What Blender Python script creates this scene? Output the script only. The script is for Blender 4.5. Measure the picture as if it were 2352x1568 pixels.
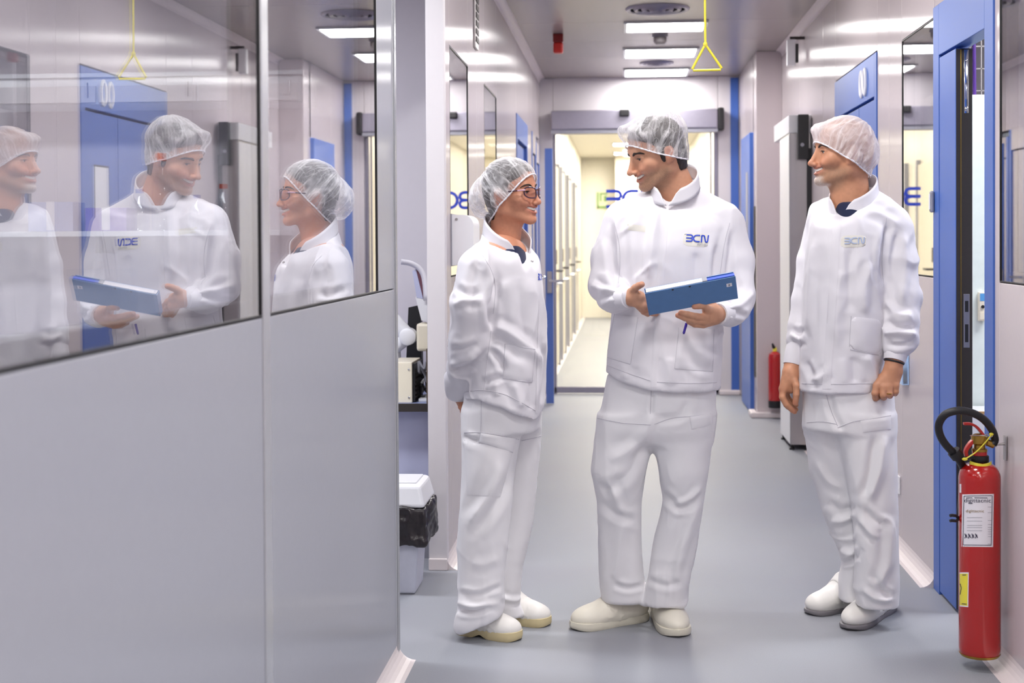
import bpy, bmesh, math, random
import numpy as np
from mathutils import Vector, Matrix
from mathutils.bvhtree import BVHTree

scene = bpy.context.scene
for _o in list(bpy.data.objects):
    bpy.data.objects.remove(_o, do_unlink=True)
COL = scene.collection

# ------------------------------------------------------------------ camera
FPX = 3267.0                       # focal length in pixels of the 2352 x 1568 frame (50 mm on 36 mm)
CAM_H = 1.37
YAW, PITCH, ROLL, SHIFT_PX = math.atan(258 / FPX), math.radians(1.0), math.radians(-0.35), -175.4
_f = np.array([-math.sin(YAW) * math.cos(PITCH), math.cos(YAW) * math.cos(PITCH), -math.sin(PITCH)])
_r = np.array([math.cos(YAW), math.sin(YAW), 0.0])
_u = np.cross(_r, _f)
CR = _r * math.cos(ROLL) + _u * math.sin(ROLL)
CU = -_r * math.sin(ROLL) + _u * math.cos(ROLL)
CF = _f
CAM = np.array([0.0, 0.0, CAM_H])
cam_data = bpy.data.cameras.new('camera')
cam = bpy.data.objects.new('camera', cam_data)
COL.objects.link(cam)
cam.matrix_world = Matrix(((CR[0], CU[0], -CF[0], 0), (CR[1], CU[1], -CF[1], 0), (CR[2], CU[2], -CF[2], CAM_H), (0, 0, 0, 1)))
cam_data.sensor_width = 36.0
cam_data.lens = FPX / 2352 * 36.0
cam_data.shift_y = SHIFT_PX / 2352
cam_data.clip_start = 0.05
cam_data.dof.use_dof = True
cam_data.dof.focus_distance = 5.0
cam_data.dof.aperture_fstop = 4.0
scene.camera = cam

# ------------------------------------------------------------------ world and exposure
world = bpy.data.worlds.new('world')
scene.world = world
world.use_nodes = True
world.node_tree.nodes['Background'].inputs[0].default_value = (0.9, 0.93, 1.0, 1)
world.node_tree.nodes['Background'].inputs[1].default_value = 0.35
vs = scene.view_settings
vs.view_transform = 'Standard'
vs.look = 'None'
vs.exposure = 0.0
vs.gamma = 1.0
vs.use_curve_mapping = False
world.cycles.sampling_method = 'NONE'
cy = scene.cycles
cy.max_bounces = 6; cy.diffuse_bounces = 3; cy.glossy_bounces = 3; cy.transmission_bounces = 4; cy.transparent_max_bounces = 12
cy.use_light_tree = False; cy.caustics_reflective = False; cy.caustics_refractive = False; cy.sample_clamp_indirect = 6.0; cy.adaptive_threshold = 0.03
LAMP_CORRIDOR = 30.0              # emission of the ceiling luminaires
LAMP_LAB = 32.0

# ------------------------------------------------------------------ pixel -> place helpers
def ray(px, py):
    d = CF + CR * ((px - 1176) / FPX) - CU * ((py - SHIFT_PX - 784) / FPX)
    return d
def onY(px, py, Y):
    d = ray(px, py); return CAM + d * (Y / d[1])
def onX(px, py, X):
    d = ray(px, py); return CAM + d * (X / d[0])
def onZ(px, py, Z):
    d = ray(px, py); return CAM + d * ((Z - CAM_H) / d[2])
def yX(px, X, py=550):              # corridor depth at which wall X shows at column px
    return float(onX(px, py, X)[1])

# ------------------------------------------------------------------ scene-graph helpers
def tag(o, label=None, cat=None, group=None, kind=None):
    if label: o['label'] = label
    if cat: o['category'] = cat
    if group: o['group'] = group
    if kind: o['kind'] = kind
    return o
def empty(name, loc, label=None, cat=None, group=None, kind=None):
    o = bpy.data.objects.new(name, None)
    o.empty_display_size = 0.1
    COL.objects.link(o)
    o.location = loc
    o['_loc'] = list(loc)
    return tag(o, label, cat, group, kind)
def link(name, me, mat, parent=None):
    o = bpy.data.objects.new(name, me)
    if mat is not None:
        for m in (mat if isinstance(mat, (list, tuple)) else [mat]):
            me.materials.append(m)
    COL.objects.link(o)
    if parent is not None:
        o.parent = parent
        p = parent; off = Vector((0, 0, 0))
        while p is not None:
            off += Vector(p.location); p = p.parent
        o.location = -off
    return o
def mesh_np(name, v, f, smooth=True):
    me = bpy.data.meshes.new(name)
    v = np.asarray(v, np.float32)
    if isinstance(f, np.ndarray):
        n, k = f.shape
        me.vertices.add(len(v)); me.vertices.foreach_set('co', v.ravel())
        me.loops.add(n * k); me.loops.foreach_set('vertex_index', f.astype(np.int32).ravel())
        me.polygons.add(n)
        me.polygons.foreach_set('loop_start', np.arange(0, n * k, k, dtype=np.int32))
        me.update(calc_edges=True); me.validate()
    else:
        me.from_pydata([tuple(map(float, q)) for q in v], [], [tuple(map(int, q)) for q in f]); me.update()
    if smooth:
        me.polygons.foreach_set('use_smooth', np.ones(len(me.polygons), bool))
    return me
class MB:
    """collects shapes for ONE mesh"""
    def __init__(s): s.v = []; s.f = []; s.sm = []
    def add(s, v, f, sm=False):
        b = len(s.v); s.v += [tuple(map(float, q)) for q in v]; s.f += [tuple(int(i) + b for i in q) for q in f]; s.sm += [sm] * len(f); return s
    def box(s, lo, hi, bev=0.0, seg=2):
        bm = bmesh.new()
        bmesh.ops.create_cube(bm, size=1.0)
        lo, hi = np.minimum(lo, hi), np.maximum(lo, hi)
        for q in bm.verts:
            q.co = Vector([(lo[i] + hi[i]) / 2 + q.co[i] * (hi[i] - lo[i]) for i in range(3)])
        if bev > 0:
            bev = min(bev, 0.45 * float(min(np.array(hi) - np.array(lo))))
            bmesh.ops.bevel(bm, geom=bm.edges[:], offset=bev, segments=seg, profile=0.5, affect='EDGES')
        s.addbm(bm, False); return s
    def addbm(s, bm, sm=False):
        bm.verts.index_update()
        s.add([q.co[:] for q in bm.verts], [[w.index for w in p.verts] for p in bm.faces], sm); bm.free(); return s
    def tube(s, pts, r, n=10, closed=False, cap=True, sm=True):
        pts = [np.array(p, float) for p in pts]; m = len(pts)
        rr = r if hasattr(r, '__len__') else [r] * m
        prev = None; rings = []
        for i in range(m):
            if closed: t = pts[(i + 1) % m] - pts[i - 1]
            else: t = pts[min(i + 1, m - 1)] - pts[max(i - 1, 0)]
            t = t / (np.linalg.norm(t) + 1e-9)
            if prev is None:
                a = np.array([0, 0, 1.0]) if abs(t[2]) < 0.9 else np.array([1.0, 0, 0])
            else: a = prev
            u = a - t * (a @ t); u /= np.linalg.norm(u) + 1e-9; prev = u; w = np.cross(t, u)
            rings.append([pts[i] + rr[i] * (u * math.cos(2 * math.pi * k / n) + w * math.sin(2 * math.pi * k / n)) for k in range(n)])
        v = [q for g in rings for q in g]; f = []
        for i in range(m if closed else m - 1):
            j = (i + 1) % m
            for k in range(n):
                f.append((i * n + k, i * n + (k + 1) % n, j * n + (k + 1) % n, j * n + k))
        if cap and not closed:
            f.append(tuple(range(n))[::-1]); f.append(tuple((m - 1) * n + k for k in range(n)))
        return s.add(v, f, sm)
    def lathe(s, prof, c=(0, 0, 0), n=32, axis='z', sm=True):
        v = []; f = []
        for (r, z) in prof:
            for k in range(n):
                a = 2 * math.pi * k / n
                p = (r * math.cos(a), r * math.sin(a), z)
                if axis == 'x': p = (z, r * math.cos(a), r * math.sin(a))
                if axis == 'y': p = (r * math.cos(a), z, r * math.sin(a))
                v.append((p[0] + c[0], p[1] + c[1], p[2] + c[2]))
        m = len(prof)
        for i in range(m - 1):
            for k in range(n):
                q = (i * n + k, i * n + (k + 1) % n, (i + 1) * n + (k + 1) % n, (i + 1) * n + k)
                f.append(q if axis != 'y' else q[::-1])
        if prof[0][0] > 1e-6: f.append(tuple(range(n))[::-1])
        if prof[-1][0] > 1e-6: f.append(tuple((m - 1) * n + k for k in range(n)))
        return s.add(v, f, sm)
    def prism(s, poly, axis, a0, a1):
        """poly: 2D points; extruded along axis ('x': (y,z), 'y': (x,z), 'z': (x,y))"""
        def P(q, a): return {'x': (a, q[0], q[1]), 'y': (q[0], a, q[1]), 'z': (q[0], q[1], a)}[axis]
        n = len(poly); v = [P(q, a0) for q in poly] + [P(q, a1) for q in poly]
        f = [tuple(range(n)), tuple(range(n, 2 * n))[::-1]] + [(k, k + n, (k + 1) % n + n, (k + 1) % n) for k in range(n)]
        return s.add(v, f)
    def ellipsoid(s, c, r, n=16, m=10):
        prof = [(max(1e-7, math.cos(-math.pi / 2 + math.pi * i / m)), math.sin(-math.pi / 2 + math.pi * i / m)) for i in range(m + 1)]
        b = len(s.v); s.lathe(prof, n=n)
        for i in range(b, len(s.v)):
            q = s.v[i]; s.v[i] = (c[0] + q[0] * r[0], c[1] + q[1] * r[1], c[2] + q[2] * r[2])
        return s
    def build(s, name, mat, parent=None, fix=True):
        me = bpy.data.meshes.new(name)
        me.from_pydata(s.v, [], s.f)
        if fix:
            bm = bmesh.new(); bm.from_mesh(me)
            bmesh.ops.remove_doubles(bm, verts=bm.verts[:], dist=1e-6)
            bmesh.ops.recalc_face_normals(bm, faces=bm.faces[:])
            bm.to_mesh(me); bm.free()
        me.update()
        if any(s.sm):
            me.polygons.foreach_set('use_smooth', np.ones(len(me.polygons), bool))
            try: me.set_sharp_from_angle(angle=math.radians(40))
            except Exception: pass
        return link(name, me, mat, parent)
def boxpart(name, lo, hi, mat, parent=None, bev=0.0):
    return MB().box(lo, hi, bev).build(name, mat, parent)

# ------------------------------------------------------------------ materials
MATS = {}
def newmat(name):
    m = bpy.data.materials.new(name); m.use_nodes = True
    nt = m.node_tree; b = nt.nodes['Principled BSDF']
    MATS[name] = m
    return m, nt, b
def mixrgb(nt, fac, a, b):
    n = nt.nodes.new('ShaderNodeMix'); n.data_type = 'RGBA'
    if hasattr(fac, 'node'): nt.links.new(fac, n.inputs[0])
    else: n.inputs[0].default_value = fac
    for i, c in ((6, a), (7, b)):
        if hasattr(c, 'node'): nt.links.new(c, n.inputs[i])
        else: n.inputs[i].default_value = (*c, 1)
    return n.outputs[2]
def tex(nt, kind, scale, coord='Object', stretch=(1, 1, 1), **kw):
    tc = nt.nodes.new('ShaderNodeTexCoord'); mp = nt.nodes.new('ShaderNodeMapping')
    mp.inputs['Scale'].default_value = stretch
    nt.links.new(tc.outputs[coord], mp.inputs[0])
    t = nt.nodes.new(kind); nt.links.new(mp.outputs[0], t.inputs['Vector'])
    if 'Scale' in t.inputs: t.inputs['Scale'].default_value = scale
    for k, v in kw.items(): t.inputs[k].default_value = v
    return t
def ramp(nt, src, p0, p1):
    r = nt.nodes.new('ShaderNodeMapRange'); r.inputs[1].default_value = p0; r.inputs[2].default_value = p1
    nt.links.new(src, r.inputs[0]); return r.outputs[0]
def bump(nt, b, src, strength, dist=0.01):
    n = nt.nodes.new('ShaderNodeBump'); n.inputs['Strength'].default_value = strength; n.inputs['Distance'].default_value = dist
    nt.links.new(src, n.inputs['Height']); nt.links.new(n.outputs[0], b.inputs['Normal'])
def plain(name, col, rough=0.5, metal=0.0, var=0.06, scale=30.0, bmp=0.0, spec=0.5, stretch=(1, 1, 1), coat=0.0):
    m, nt, b = newmat(name)
    t = tex(nt, 'ShaderNodeTexNoise', scale, stretch=stretch, Detail=3.0)
    c0 = tuple(max(0, x * (1 - var)) for x in col); c1 = tuple(min(1, x * (1 + var)) for x in col)
    nt.links.new(mixrgb(nt, t.outputs['Fac'], c0, c1), b.inputs['Base Color'])
    b.inputs['Roughness'].default_value = rough; b.inputs['Metallic'].default_value = metal
    b.inputs['Specular IOR Level'].default_value = spec
    b.inputs['Coat Weight'].default_value = coat
    if bmp: bump(nt, b, t.outputs['Fac'], bmp)
    return m
def srgb(r, g, b):
    return tuple(((c / 255) / 12.92) if c / 255 <= 0.04045 else ((c / 255 + 0.055) / 1.055) ** 2.4 for c in (r, g, b))

def wallmat(name, col, rough, aniso=0.97):
    """lacquered sheet panels: soft gloss drawn out by the rolling direction of the sheet"""
    m, nt, b = newmat(name)
    t2 = tex(nt, 'ShaderNodeTexNoise', 60.0, Detail=2.0)
    nt.links.new(mixrgb(nt, t2.outputs['Fac'], tuple(c * 0.98 for c in col), tuple(min(1, c * 1.02) for c in col)), b.inputs['Base Color'])
    b.inputs['Roughness'].default_value = rough
    b.inputs['IOR'].default_value = 1.6
    b.inputs['Anisotropic'].default_value = aniso; b.inputs['Anisotropic Rotation'].default_value = 0.0
    ge = nt.nodes.new('ShaderNodeNewGeometry'); tg = nt.nodes.new('ShaderNodeVectorMath'); tg.operation = 'CROSS_PRODUCT'; tg.inputs[1].default_value = (0, 0, 1)
    nt.links.new(ge.outputs['Normal'], tg.inputs[0]); nt.links.new(tg.outputs[0], b.inputs['Tangent'])
    return m
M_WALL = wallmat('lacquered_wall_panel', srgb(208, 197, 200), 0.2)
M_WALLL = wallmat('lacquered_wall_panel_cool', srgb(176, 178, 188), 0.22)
M_ALU = plain('anodised_aluminium', srgb(205, 207, 212), 0.25, 0.6, 0.03, 80)
M_POST = plain('white_post', srgb(214, 209, 212), 0.5, 0, 0.02)
M_COVE = plain('cove_skirting', srgb(226, 216, 216), 0.45, 0, 0.03)
M_CEIL = plain('ceiling_sheet', srgb(164, 155, 153), 0.27, 0.2, 0.04, 5, stretch=(4, 0.3, 1))
M_BLUE = plain('blue_laminate', srgb(64, 102, 182), 0.42, 0, 0.03, 160, 0.02)
M_BLUED = plain('blue_laminate_plain', srgb(80, 108, 178), 0.5, 0, 0.03, 120)
M_DARK = plain('dark_edge', srgb(46, 40, 38), 0.5, 0, 0.15, 90)
M_BLACK = plain('black_rubber', srgb(24, 23, 27), 0.45, 0, 0.1, 60)
M_SPACER = plain('dark_window_spacer', srgb(70, 60, 66), 0.5)
M_STEEL = plain('brushed_steel', srgb(176, 172, 172), 0.3, 0.85, 0.06, 40, stretch=(1, 1, 0.05))
M_CHROME = plain('chrome', srgb(210, 210, 212), 0.12, 1.0, 0.02)
M_WHITE = plain('white_plastic', srgb(236, 236, 240), 0.35, 0, 0.015)
M_CREAM = plain('cream_enamel', srgb(236, 228, 208), 0.4, 0, 0.02)
M_ROOM = plain('lab_wall_paint', srgb(214, 208, 216), 0.7, 0, 0.02)
M_LILAC = plain('lilac_panel', srgb(190, 193, 222), 0.5, 0, 0.02)
M_BENCH = plain('bench_top', srgb(150, 160, 200), 0.4, 0, 0.03)
M_YELLOW = plain('yellow_painted_rod', srgb(240, 226, 70), 0.35, 0, 0.03)
M_RED = plain('red_enamel', srgb(178, 20, 16), 0.2, 0, 0.12, 9, coat=0.6)
M_REDP = plain('red_plastic', srgb(186, 40, 34), 0.35, 0, 0.05)
M_DKRED = plain('dark_red_plastic', srgb(120, 14, 14), 0.4)
M_BRASS = plain('brass', srgb(176, 140, 66), 0.3, 0.9, 0.1)
M_LABELW = plain('label_paper', srgb(238, 234, 240), 0.5, 0, 0.01)
M_INK = plain('label_ink', srgb(34, 24, 60), 0.6)
M_GREY = plain('grey_plastic', srgb(150, 150, 160), 0.4)
M_MID = plain('grey_header_metal', srgb(150, 146, 160), 0.35, 0.4)
M_BAG = plain('black_bin_bag', srgb(38, 32, 36), 0.28, 0, 0.2, 30, 0.3)
M_LOGO = plain('logo_blue', srgb(22, 62, 190), 0.5, 0, 0.02)
M_PURPLE = plain('purple_card', srgb(150, 128, 196), 0.6)
M_WARM = plain('warm_cream_wall', srgb(244, 238, 224), 0.4)
M_GREEN = plain('sign_green', srgb(120, 160, 84), 0.5)
M_SIGNW = plain('sign_white', srgb(230, 232, 200), 0.5)

def floormat():
    m, nt, b = newmat('vinyl_floor')
    t = tex(nt, 'ShaderNodeTexNoise', 260.0, Detail=4.0)
    t2 = tex(nt, 'ShaderNodeTexNoise', 1.6, Detail=3.0)
    c = mixrgb(nt, t.outputs['Fac'], srgb(138, 141, 149), srgb(163, 166, 172))
    c = mixrgb(nt, ramp(nt, t2.outputs['Fac'], 0.35, 0.7), c, srgb(150, 151, 159))
    nt.links.new(c, b.inputs['Base Color'])
    b.inputs['Roughness'].default_value = 0.5; b.inputs['Specular IOR Level'].default_value = 0.22
    bump(nt, b, t2.outputs['Fac'], 0.1, 0.01)
    return m
M_FLOOR = floormat()

def glassmat(name, tint, panes=4.0, rough=0.0):
    """sealed double glazing: what is not mirrored passes straight through"""
    m = bpy.data.materials.new(name); m.use_nodes = True; nt = m.node_tree; nt.nodes.clear()
    out = nt.nodes.new('ShaderNodeOutputMaterial'); mx = nt.nodes.new('ShaderNodeMixShader')
    tr = nt.nodes.new('ShaderNodeBsdfTransparent'); tr.inputs[0].default_value = (*tint, 1)
    gl = nt.nodes.new('ShaderNodeBsdfGlossy'); gl.inputs['Roughness'].default_value = rough; gl.inputs[0].default_value = (0.97, 0.97, 0.98, 1)
    fr = nt.nodes.new('ShaderNodeFresnel'); fr.inputs['IOR'].default_value = 1.5
    ge = nt.nodes.new('ShaderNodeNewGeometry'); io = nt.nodes.new('ShaderNodeMath'); io.operation = 'MULTIPLY_ADD'   # same reflectance from both sides of the sheet
    nt.links.new(ge.outputs['Backfacing'], io.inputs[0]); io.inputs[1].default_value = 1 / 1.5 - 1.5; io.inputs[2].default_value = 1.5; nt.links.new(io.outputs[0], fr.inputs['IOR'])
    a = nt.nodes.new('ShaderNodeMath'); a.operation = 'SUBTRACT'; a.inputs[0].default_value = 1.0
    p = nt.nodes.new('ShaderNodeMath'); p.operation = 'POWER'; p.inputs[1].default_value = panes
    q = nt.nodes.new('ShaderNodeMath'); q.operation = 'SUBTRACT'; q.inputs[0].default_value = 1.0
    nt.links.new(fr.outputs[0], a.inputs[1]); nt.links.new(a.outputs[0], p.inputs[0]); nt.links.new(p.outputs[0], q.inputs[1])
    nt.links.new(q.outputs[0], mx.inputs[0]); nt.links.new(tr.outputs[0], mx.inputs[1]); nt.links.new(gl.outputs[0], mx.inputs[2])
    nt.links.new(mx.outputs[0], out.inputs[0])
    return m
M_GLASS = glassmat('double_glazing', (0.96, 0.98, 0.985), 2.7)
M_GLASSD = glassmat('sliding_door_glass', (0.97, 0.97, 0.95), 0.8)
M_LENS = glassmat('spectacle_lens', (0.96, 0.92, 0.96), 0.22)
M_FLASK = glassmat('laboratory_glass', (0.93, 0.95, 0.97), 2.0)

def emit(name, col, s):
    m = bpy.data.materials.new(name); m.use_nodes = True; nt = m.node_tree; nt.nodes.clear()
    o = nt.nodes.new('ShaderNodeOutputMaterial'); e = nt.nodes.new('ShaderNodeEmission')
    e.inputs[0].default_value = (*col, 1); e.inputs[1].default_value = s; nt.links.new(e.outputs[0], o.inputs[0]); return m
M_LIGHT = emit('luminaire_diffuser', (1.0, 0.97, 0.95), LAMP_CORRIDOR)
M_LIGHTW = emit('luminaire_diffuser_warm', (1.0, 0.95, 0.86), LAMP_CORRIDOR * 3.2)
M_LIGHTL = emit('luminaire_diffuser_lab', (0.95, 0.96, 1.0), LAMP_LAB)
# ================================================================== THE SETTING
XL, XR, ZC, TH = -0.742, 1.205, 2.80, 0.07
ZW0, ZW1 = 1.22, 2.22
YN, YB, YE = -2.8, 12.6, 25.0
def Yl(px): return yX(px, XL)
def Yr(px): return yX(px, XR)
Y_END = Yl(909)                    # end of the near left wall, start of the doorway
Y_POST = Yl(1021)
fl = boxpart('floor', (-4.6, YN - .2, -0.05), (4.2, YE + .3, 0.0), M_FLOOR)
tag(fl, 'grey blue vinyl floor with a soft sheen', kind='structure')

def struct(name, label, loc=(0, 0, 0)):
    return empty(name, loc, label, kind='structure')
def panel(parent, x0, x1, y0, y1, z0, z1, mat, bev=0.0025):
    g = 0.0015
    lo = [min(x0, x1), min(y0, y1), min(z0, z1)]; hi = [max(x0, x1), max(y0, y1), max(z0, z1)]
    th = [hi[i] - lo[i] for i in range(3)]
    for i in range(3):
        if th[i] > 0.15: lo[i] += g; hi[i] -= g
    return boxpart('panel', lo, hi, mat, parent, bev)
def window(n, X, y0, y1, z0, z1, side, label, mat=None):
    """flush glazed window in a wall whose corridor face is at X; side = direction into the wall"""
    w = struct('window_%d' % n, label, (X, (y0 + y1) / 2, z0))
    a = X + side * 0.003; b = X + side * 0.009
    boxpart('pane', (a, y0, z0), (b, y1, z1), mat or M_GLASS, w)
    f = MB(); s0 = X + side * 0.0095; s1 = X + side * 0.05; bw = 0.03
    f.box((s0, y0, z0), (s1, y1, z0 + bw)); f.box((s0, y0, z1 - bw), (s1, y1, z1))
    f.box((s0, y0, z0 + bw), (s1, y0 + bw, z1 - bw)); f.box((s0, y1 - bw, z0 + bw), (s1, y1, z1 - bw))
    f.build('window_frame', M_SPACER, w)
    e = MB(); t = 0.004
    for (ya, yb, za, zb) in ((y0 - t, y1 + t, z0 - t, z0), (y0 - t, y1 + t, z1, z1 + t), (y0 - t, y0, z0, z1), (y1, y1 + t, z0, z1)):
        e.box((X - side * .0005, ya, za), (X + side * 0.01, yb, zb))
    e.build('window_gasket', M_BLACK, w)
    return w
def cove(name, X, side, y0, y1, z=0.0, r=0.056, up=1, label=None, n=6):
    """concave quarter-round between wall X and floor (or ceiling)"""
    pts = [(X + side * 0.0, z), (X + side * r, z)]
    for k in range(n + 1):
        a = math.pi / 2 * k / n
        pts.append((X + side * (r - r * math.sin(a)), z + up * (r - r * math.cos(a))))
    m = MB(); m.prism(pts, 'y', y0, y1)
    o = m.build(name, M_COVE)
    return tag(o, label, kind='structure')

# ---- left wall, near stretch with the big internal window
wl = struct('wall_left', 'pale glossy sheet panel wall on the left')
seam0, seam1 = Yl(601), Yl(617)
ysp = [YN, -0.9, 1.0, seam0]
for a, b in zip(ysp[:-1], ysp[1:]):
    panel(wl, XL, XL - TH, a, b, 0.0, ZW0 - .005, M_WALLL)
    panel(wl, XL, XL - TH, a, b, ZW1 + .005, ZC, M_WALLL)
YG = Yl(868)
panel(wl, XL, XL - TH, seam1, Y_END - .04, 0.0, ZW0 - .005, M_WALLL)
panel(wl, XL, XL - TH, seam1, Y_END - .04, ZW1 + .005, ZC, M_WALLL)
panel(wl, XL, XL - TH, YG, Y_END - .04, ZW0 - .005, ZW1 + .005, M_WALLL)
tag(boxpart('trim_1', (XL + .003, seam0, 0), (XL - TH, seam1, ZC), M_ALU, None, 0.003), 'bright aluminium joint strip between the two window panes', kind='structure')
m = MB(); m.box((XL + .004, Y_END - .04, 0), (XL - TH - .004, Y_END, ZC), 0.01)
for k in range(4):
    yy = Y_END - .034 + k * .009
    m.box((XL + .0055, yy, 0.0), (XL + .003, yy + .003, ZC))
tag(m.build('trim_2', M_ALU), 'ribbed aluminium end profile of the left wall beside the doorway', kind='structure')
window(1, XL, 1.005, seam0 - .006, ZW0, ZW1, -1, 'large flush glass pane in the near left wall')
window(2, XL, seam1 + .006, YG - .006, ZW0, ZW1, -1, 'narrower glass pane next to the doorway on the left')
window(3, XL, -0.895, .985, ZW0, ZW1, -1, 'glass pane of the left wall beside the viewer')
cove('baseboard_left', XL, 1, YN, Y_END, label='pinkish coved skirting under the near left wall')
cm = MB(); cm.prism([(XL, 0), (XL + .056, 0), (XL + .03, .014), (XL + .01, .036), (XL, .056)], 'y', Y_END, Y_END + .004)
# ---- left wall, far stretch
YA0, YA1, YB0, YB1 = Yl(1035), Yl(1077), Yl(1114), Yl(1142)
wf = struct('wall_left_far', 'glossy left wall beyond the doorway')
D3 = (Yl(1187), Yl(1212)); D4 = (Yl(1222), Yl(1231)); D5 = (12.0, 12.45)
edges = [Y_POST + .06, YA0, YA1, (YA1 + YB0) / 2, YB0, YB1, D3[0], D3[1], D4[0], D4[1], D5[0], D5[1], YB]
for a, b in zip(edges[:-1], edges[1:]):
    if (a, b) in (D3, D4, D5):
        panel(wf, XL, XL - TH, a, b, 2.25, ZC, M_WALL); continue
    if (a, b) in ((YA0, YA1), (YB0, YB1)):
        panel(wf, XL, XL - TH, a, b, 0, ZW0 - .005, M_WALL); panel(wf, XL, XL - TH, a, b, ZW1 - .015, ZC, M_WALL); continue
    panel(wf, XL, XL - TH, a, b, 0, ZC, M_WALL)
window(4, XL, YA0 + .005, YA1 - .005, ZW0, ZW1 - .02, -1, 'mirror-like window behind the woman on the left wall')
window(5, XL, YB0 + .005, YB1 - .005, ZW0, ZW1 - .02, -1, 'second small window further along the left wall')
post = boxpart('trim_3', (XL + .002, Y_POST, 0.0), (XL - .075, Y_POST + .06, ZC), M_POST, None, 0.004)
tag(post, 'white post at the far side of the left doorway', kind='structure')
cove('baseboard_left_far', XL, 1, Y_POST, YB, label='pinkish coved skirting along the far left wall')
m = MB(); m.box((XL - .075, Y_POST - .012, 0), (XL + .004, Y_POST, 0.05), 0.004)
tag(m.build('baseboard_post', M_COVE), 'pinkish skirting at the foot of the white post', kind='structure')
tag(boxpart('wall_lintel', (XL, Y_END, 2.62), (XL - TH, Y_POST, ZC), M_WALL, None), 'panel above the left doorway', kind='structure')

# ---- right wall
wr = struct('wall_right', 'pale glossy sheet panel wall on the right')
J0, J1 = Yr(2285), Yr(2147)                     # near double door
W20, W21 = Yr(2146), Yr(2072)
E0, E1 = Yr(2016), Yr(1920)                     # far double door
WN1 = Yr(2296)
for a, b in ((YN, 0.0), (0.0, 1.6), (1.6, 3.0), (3.0, WN1)):
    panel(wr, XR, XR + .08, a, b, 0, ZW0 + .005 if b < WN1 + 1 and a >= 1.6 else ZC, M_WALL)
    if a >= 1.6: panel(wr, XR, XR + .08, a, b, ZW1 + .005, ZC, M_WALL)
window(6, XR, 1.61, 2.99, ZW0 + .01, ZW1, 1, 'glass pane of the right wall beside the viewer')
window(7, XR, 3.01, WN1 - .005, ZW0 + .01, ZW1, 1, 'glass pane right of the open blue door, above the fire extinguisher')
panel(wr, XR, XR + .08, WN1, J0, 0, ZC, M_WALL)
panel(wr, XR, XR + .08, J0, J1, 2.262, ZC, M_WALL)
panel(wr, XR, XR + .08, W20, W21, 0, ZW0 - .005, M_WALL)
panel(wr, XR, XR + .08, W20, W21, ZW1 + .005, ZC, M_WALL)
window(8, XR, W20 + .006, W21 - .004, ZW0, ZW1, 1, 'tall mirror-like window left of the open blue door')
mid = (W21 + E0) / 2
panel(wr, XR, XR + .08, W21, mid, 0, ZC, M_WALL); panel(wr, XR, XR + .08, mid, E0, 0, ZC, M_WALL)
panel(wr, XR, XR + .08, E0, E1, 2.262, ZC, M_WALL)
for a, b in ((E1, 8.75), (8.75, 9.9), (9.9, 11.0)):
    panel(wr, XR, XR + .08, a, b, 0, ZC, M_WALL)
cove('baseboard_right', XR, -1, W20, E0, label='pinkish coved skirting right of the far blue door')
cove('baseboard_right_near', XR, -1, YN, J0 - .005, label='pinkish coved skirting under the fire extinguisher')
cove('baseboard_right_far', XR, -1, E1, 9.28, label='pinkish coved skirting behind the older man')
# pillar that narrows the far end
YP = 11.0; XP = float(onY(1738, 700, YP)[0])
wp = struct('wall_pillar', 'grey pillar narrowing the corridor on the right')
panel(wp, XP, XR + .2, YP, YP + .25, 0, ZC, M_WALL)
panel(wp, XP, XP + .08, YP + .25, yX(1733, XP), 0, ZC, M_WALL)
D9 = (yX(1732, XP), yX(1711, XP))
panel(wp, XP, XP + .08, D9[1], YB, 0, ZC, M_WALL)
panel(wp, XP, XP + .08, D9[0], D9[1], 2.2, ZC, M_WALL)
m = MB(); m.box((XP - .05, YP - .05, 0), (XR + .0, YP, .045), .01); m.box((XP - .05, YP, 0), (XP, D9[0] - .02, .045), .01)
tag(m.build('baseboard_pillar', M_COVE), 'pinkish skirting round the foot of the pillar', kind='structure')

# ---- doors
def door_frame(d, X, side, y0, y1, zt, w=0.06, mat=M_BLUE):
    boxpart('jamb', (X - side * .006, y0, 0), (X + side * .09, y0 + w, zt), mat, d, .002)
    boxpart('jamb', (X - side * .006, y1 - w, 0), (X + side * .09, y1, zt), mat, d, .002)
d1 = struct('door_1', 'open blue double door with a narrow fixed leaf at the right', (XR, (J0 + J1) / 2, 0))
jl = Yr(2160); le = Yr(2198); jn = Yr(2265)
boxpart('jamb', (XR - .006, jl, 0), (XR + .09, J1, 2.26), M_BLUE, d1, .002)
boxpart('jamb', (XR - .006, J0, 0), (XR + .09, jn, 2.26), M_BLUE, d1, .002)
boxpart('header', (XR - .006, jn, 2.065), (XR + .058, jl, 2.26), M_BLUE, d1, .002)
boxpart('leaf', (XR - .004, le + .002, .014), (XR + .054, jl - .004, 2.055), M_BLUE, d1, .001)
edge = boxpart('leaf_edge', (XR - .002, le - .003, .016), (XR + .054, le + .002, 2.053), M_DARK, d1)
boxpart('edge_seal', (XR + .012, le - .005, .016), (XR + .015, le - .003, 2.05), M_BRASS, edge)
lk = MB(); lk.box((XR + .022, le - .0055, 0.97), (XR + .044, le - .003, 1.165), .008)
lk = lk.build('strike_plate', M_STEEL, edge)
boxpart('strike_opening', (XR + .027, le - .0062, 1.10), (XR + .039, le - .0055, 1.14), M_BLACK, edge)
boxpart('strike_opening', (XR + .027, le - .0062, 0.99), (XR + .039, le - .0055, 1.055), M_BLACK, edge)
fb = MB(); fb.box((XR + .024, le - .0055, 1.82), (XR + .041, le - .003, 2.05), .004); fb.box((XR + .029, le - .009, 1.87), (XR + .036, le - .0055, 1.93), .002)
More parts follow.
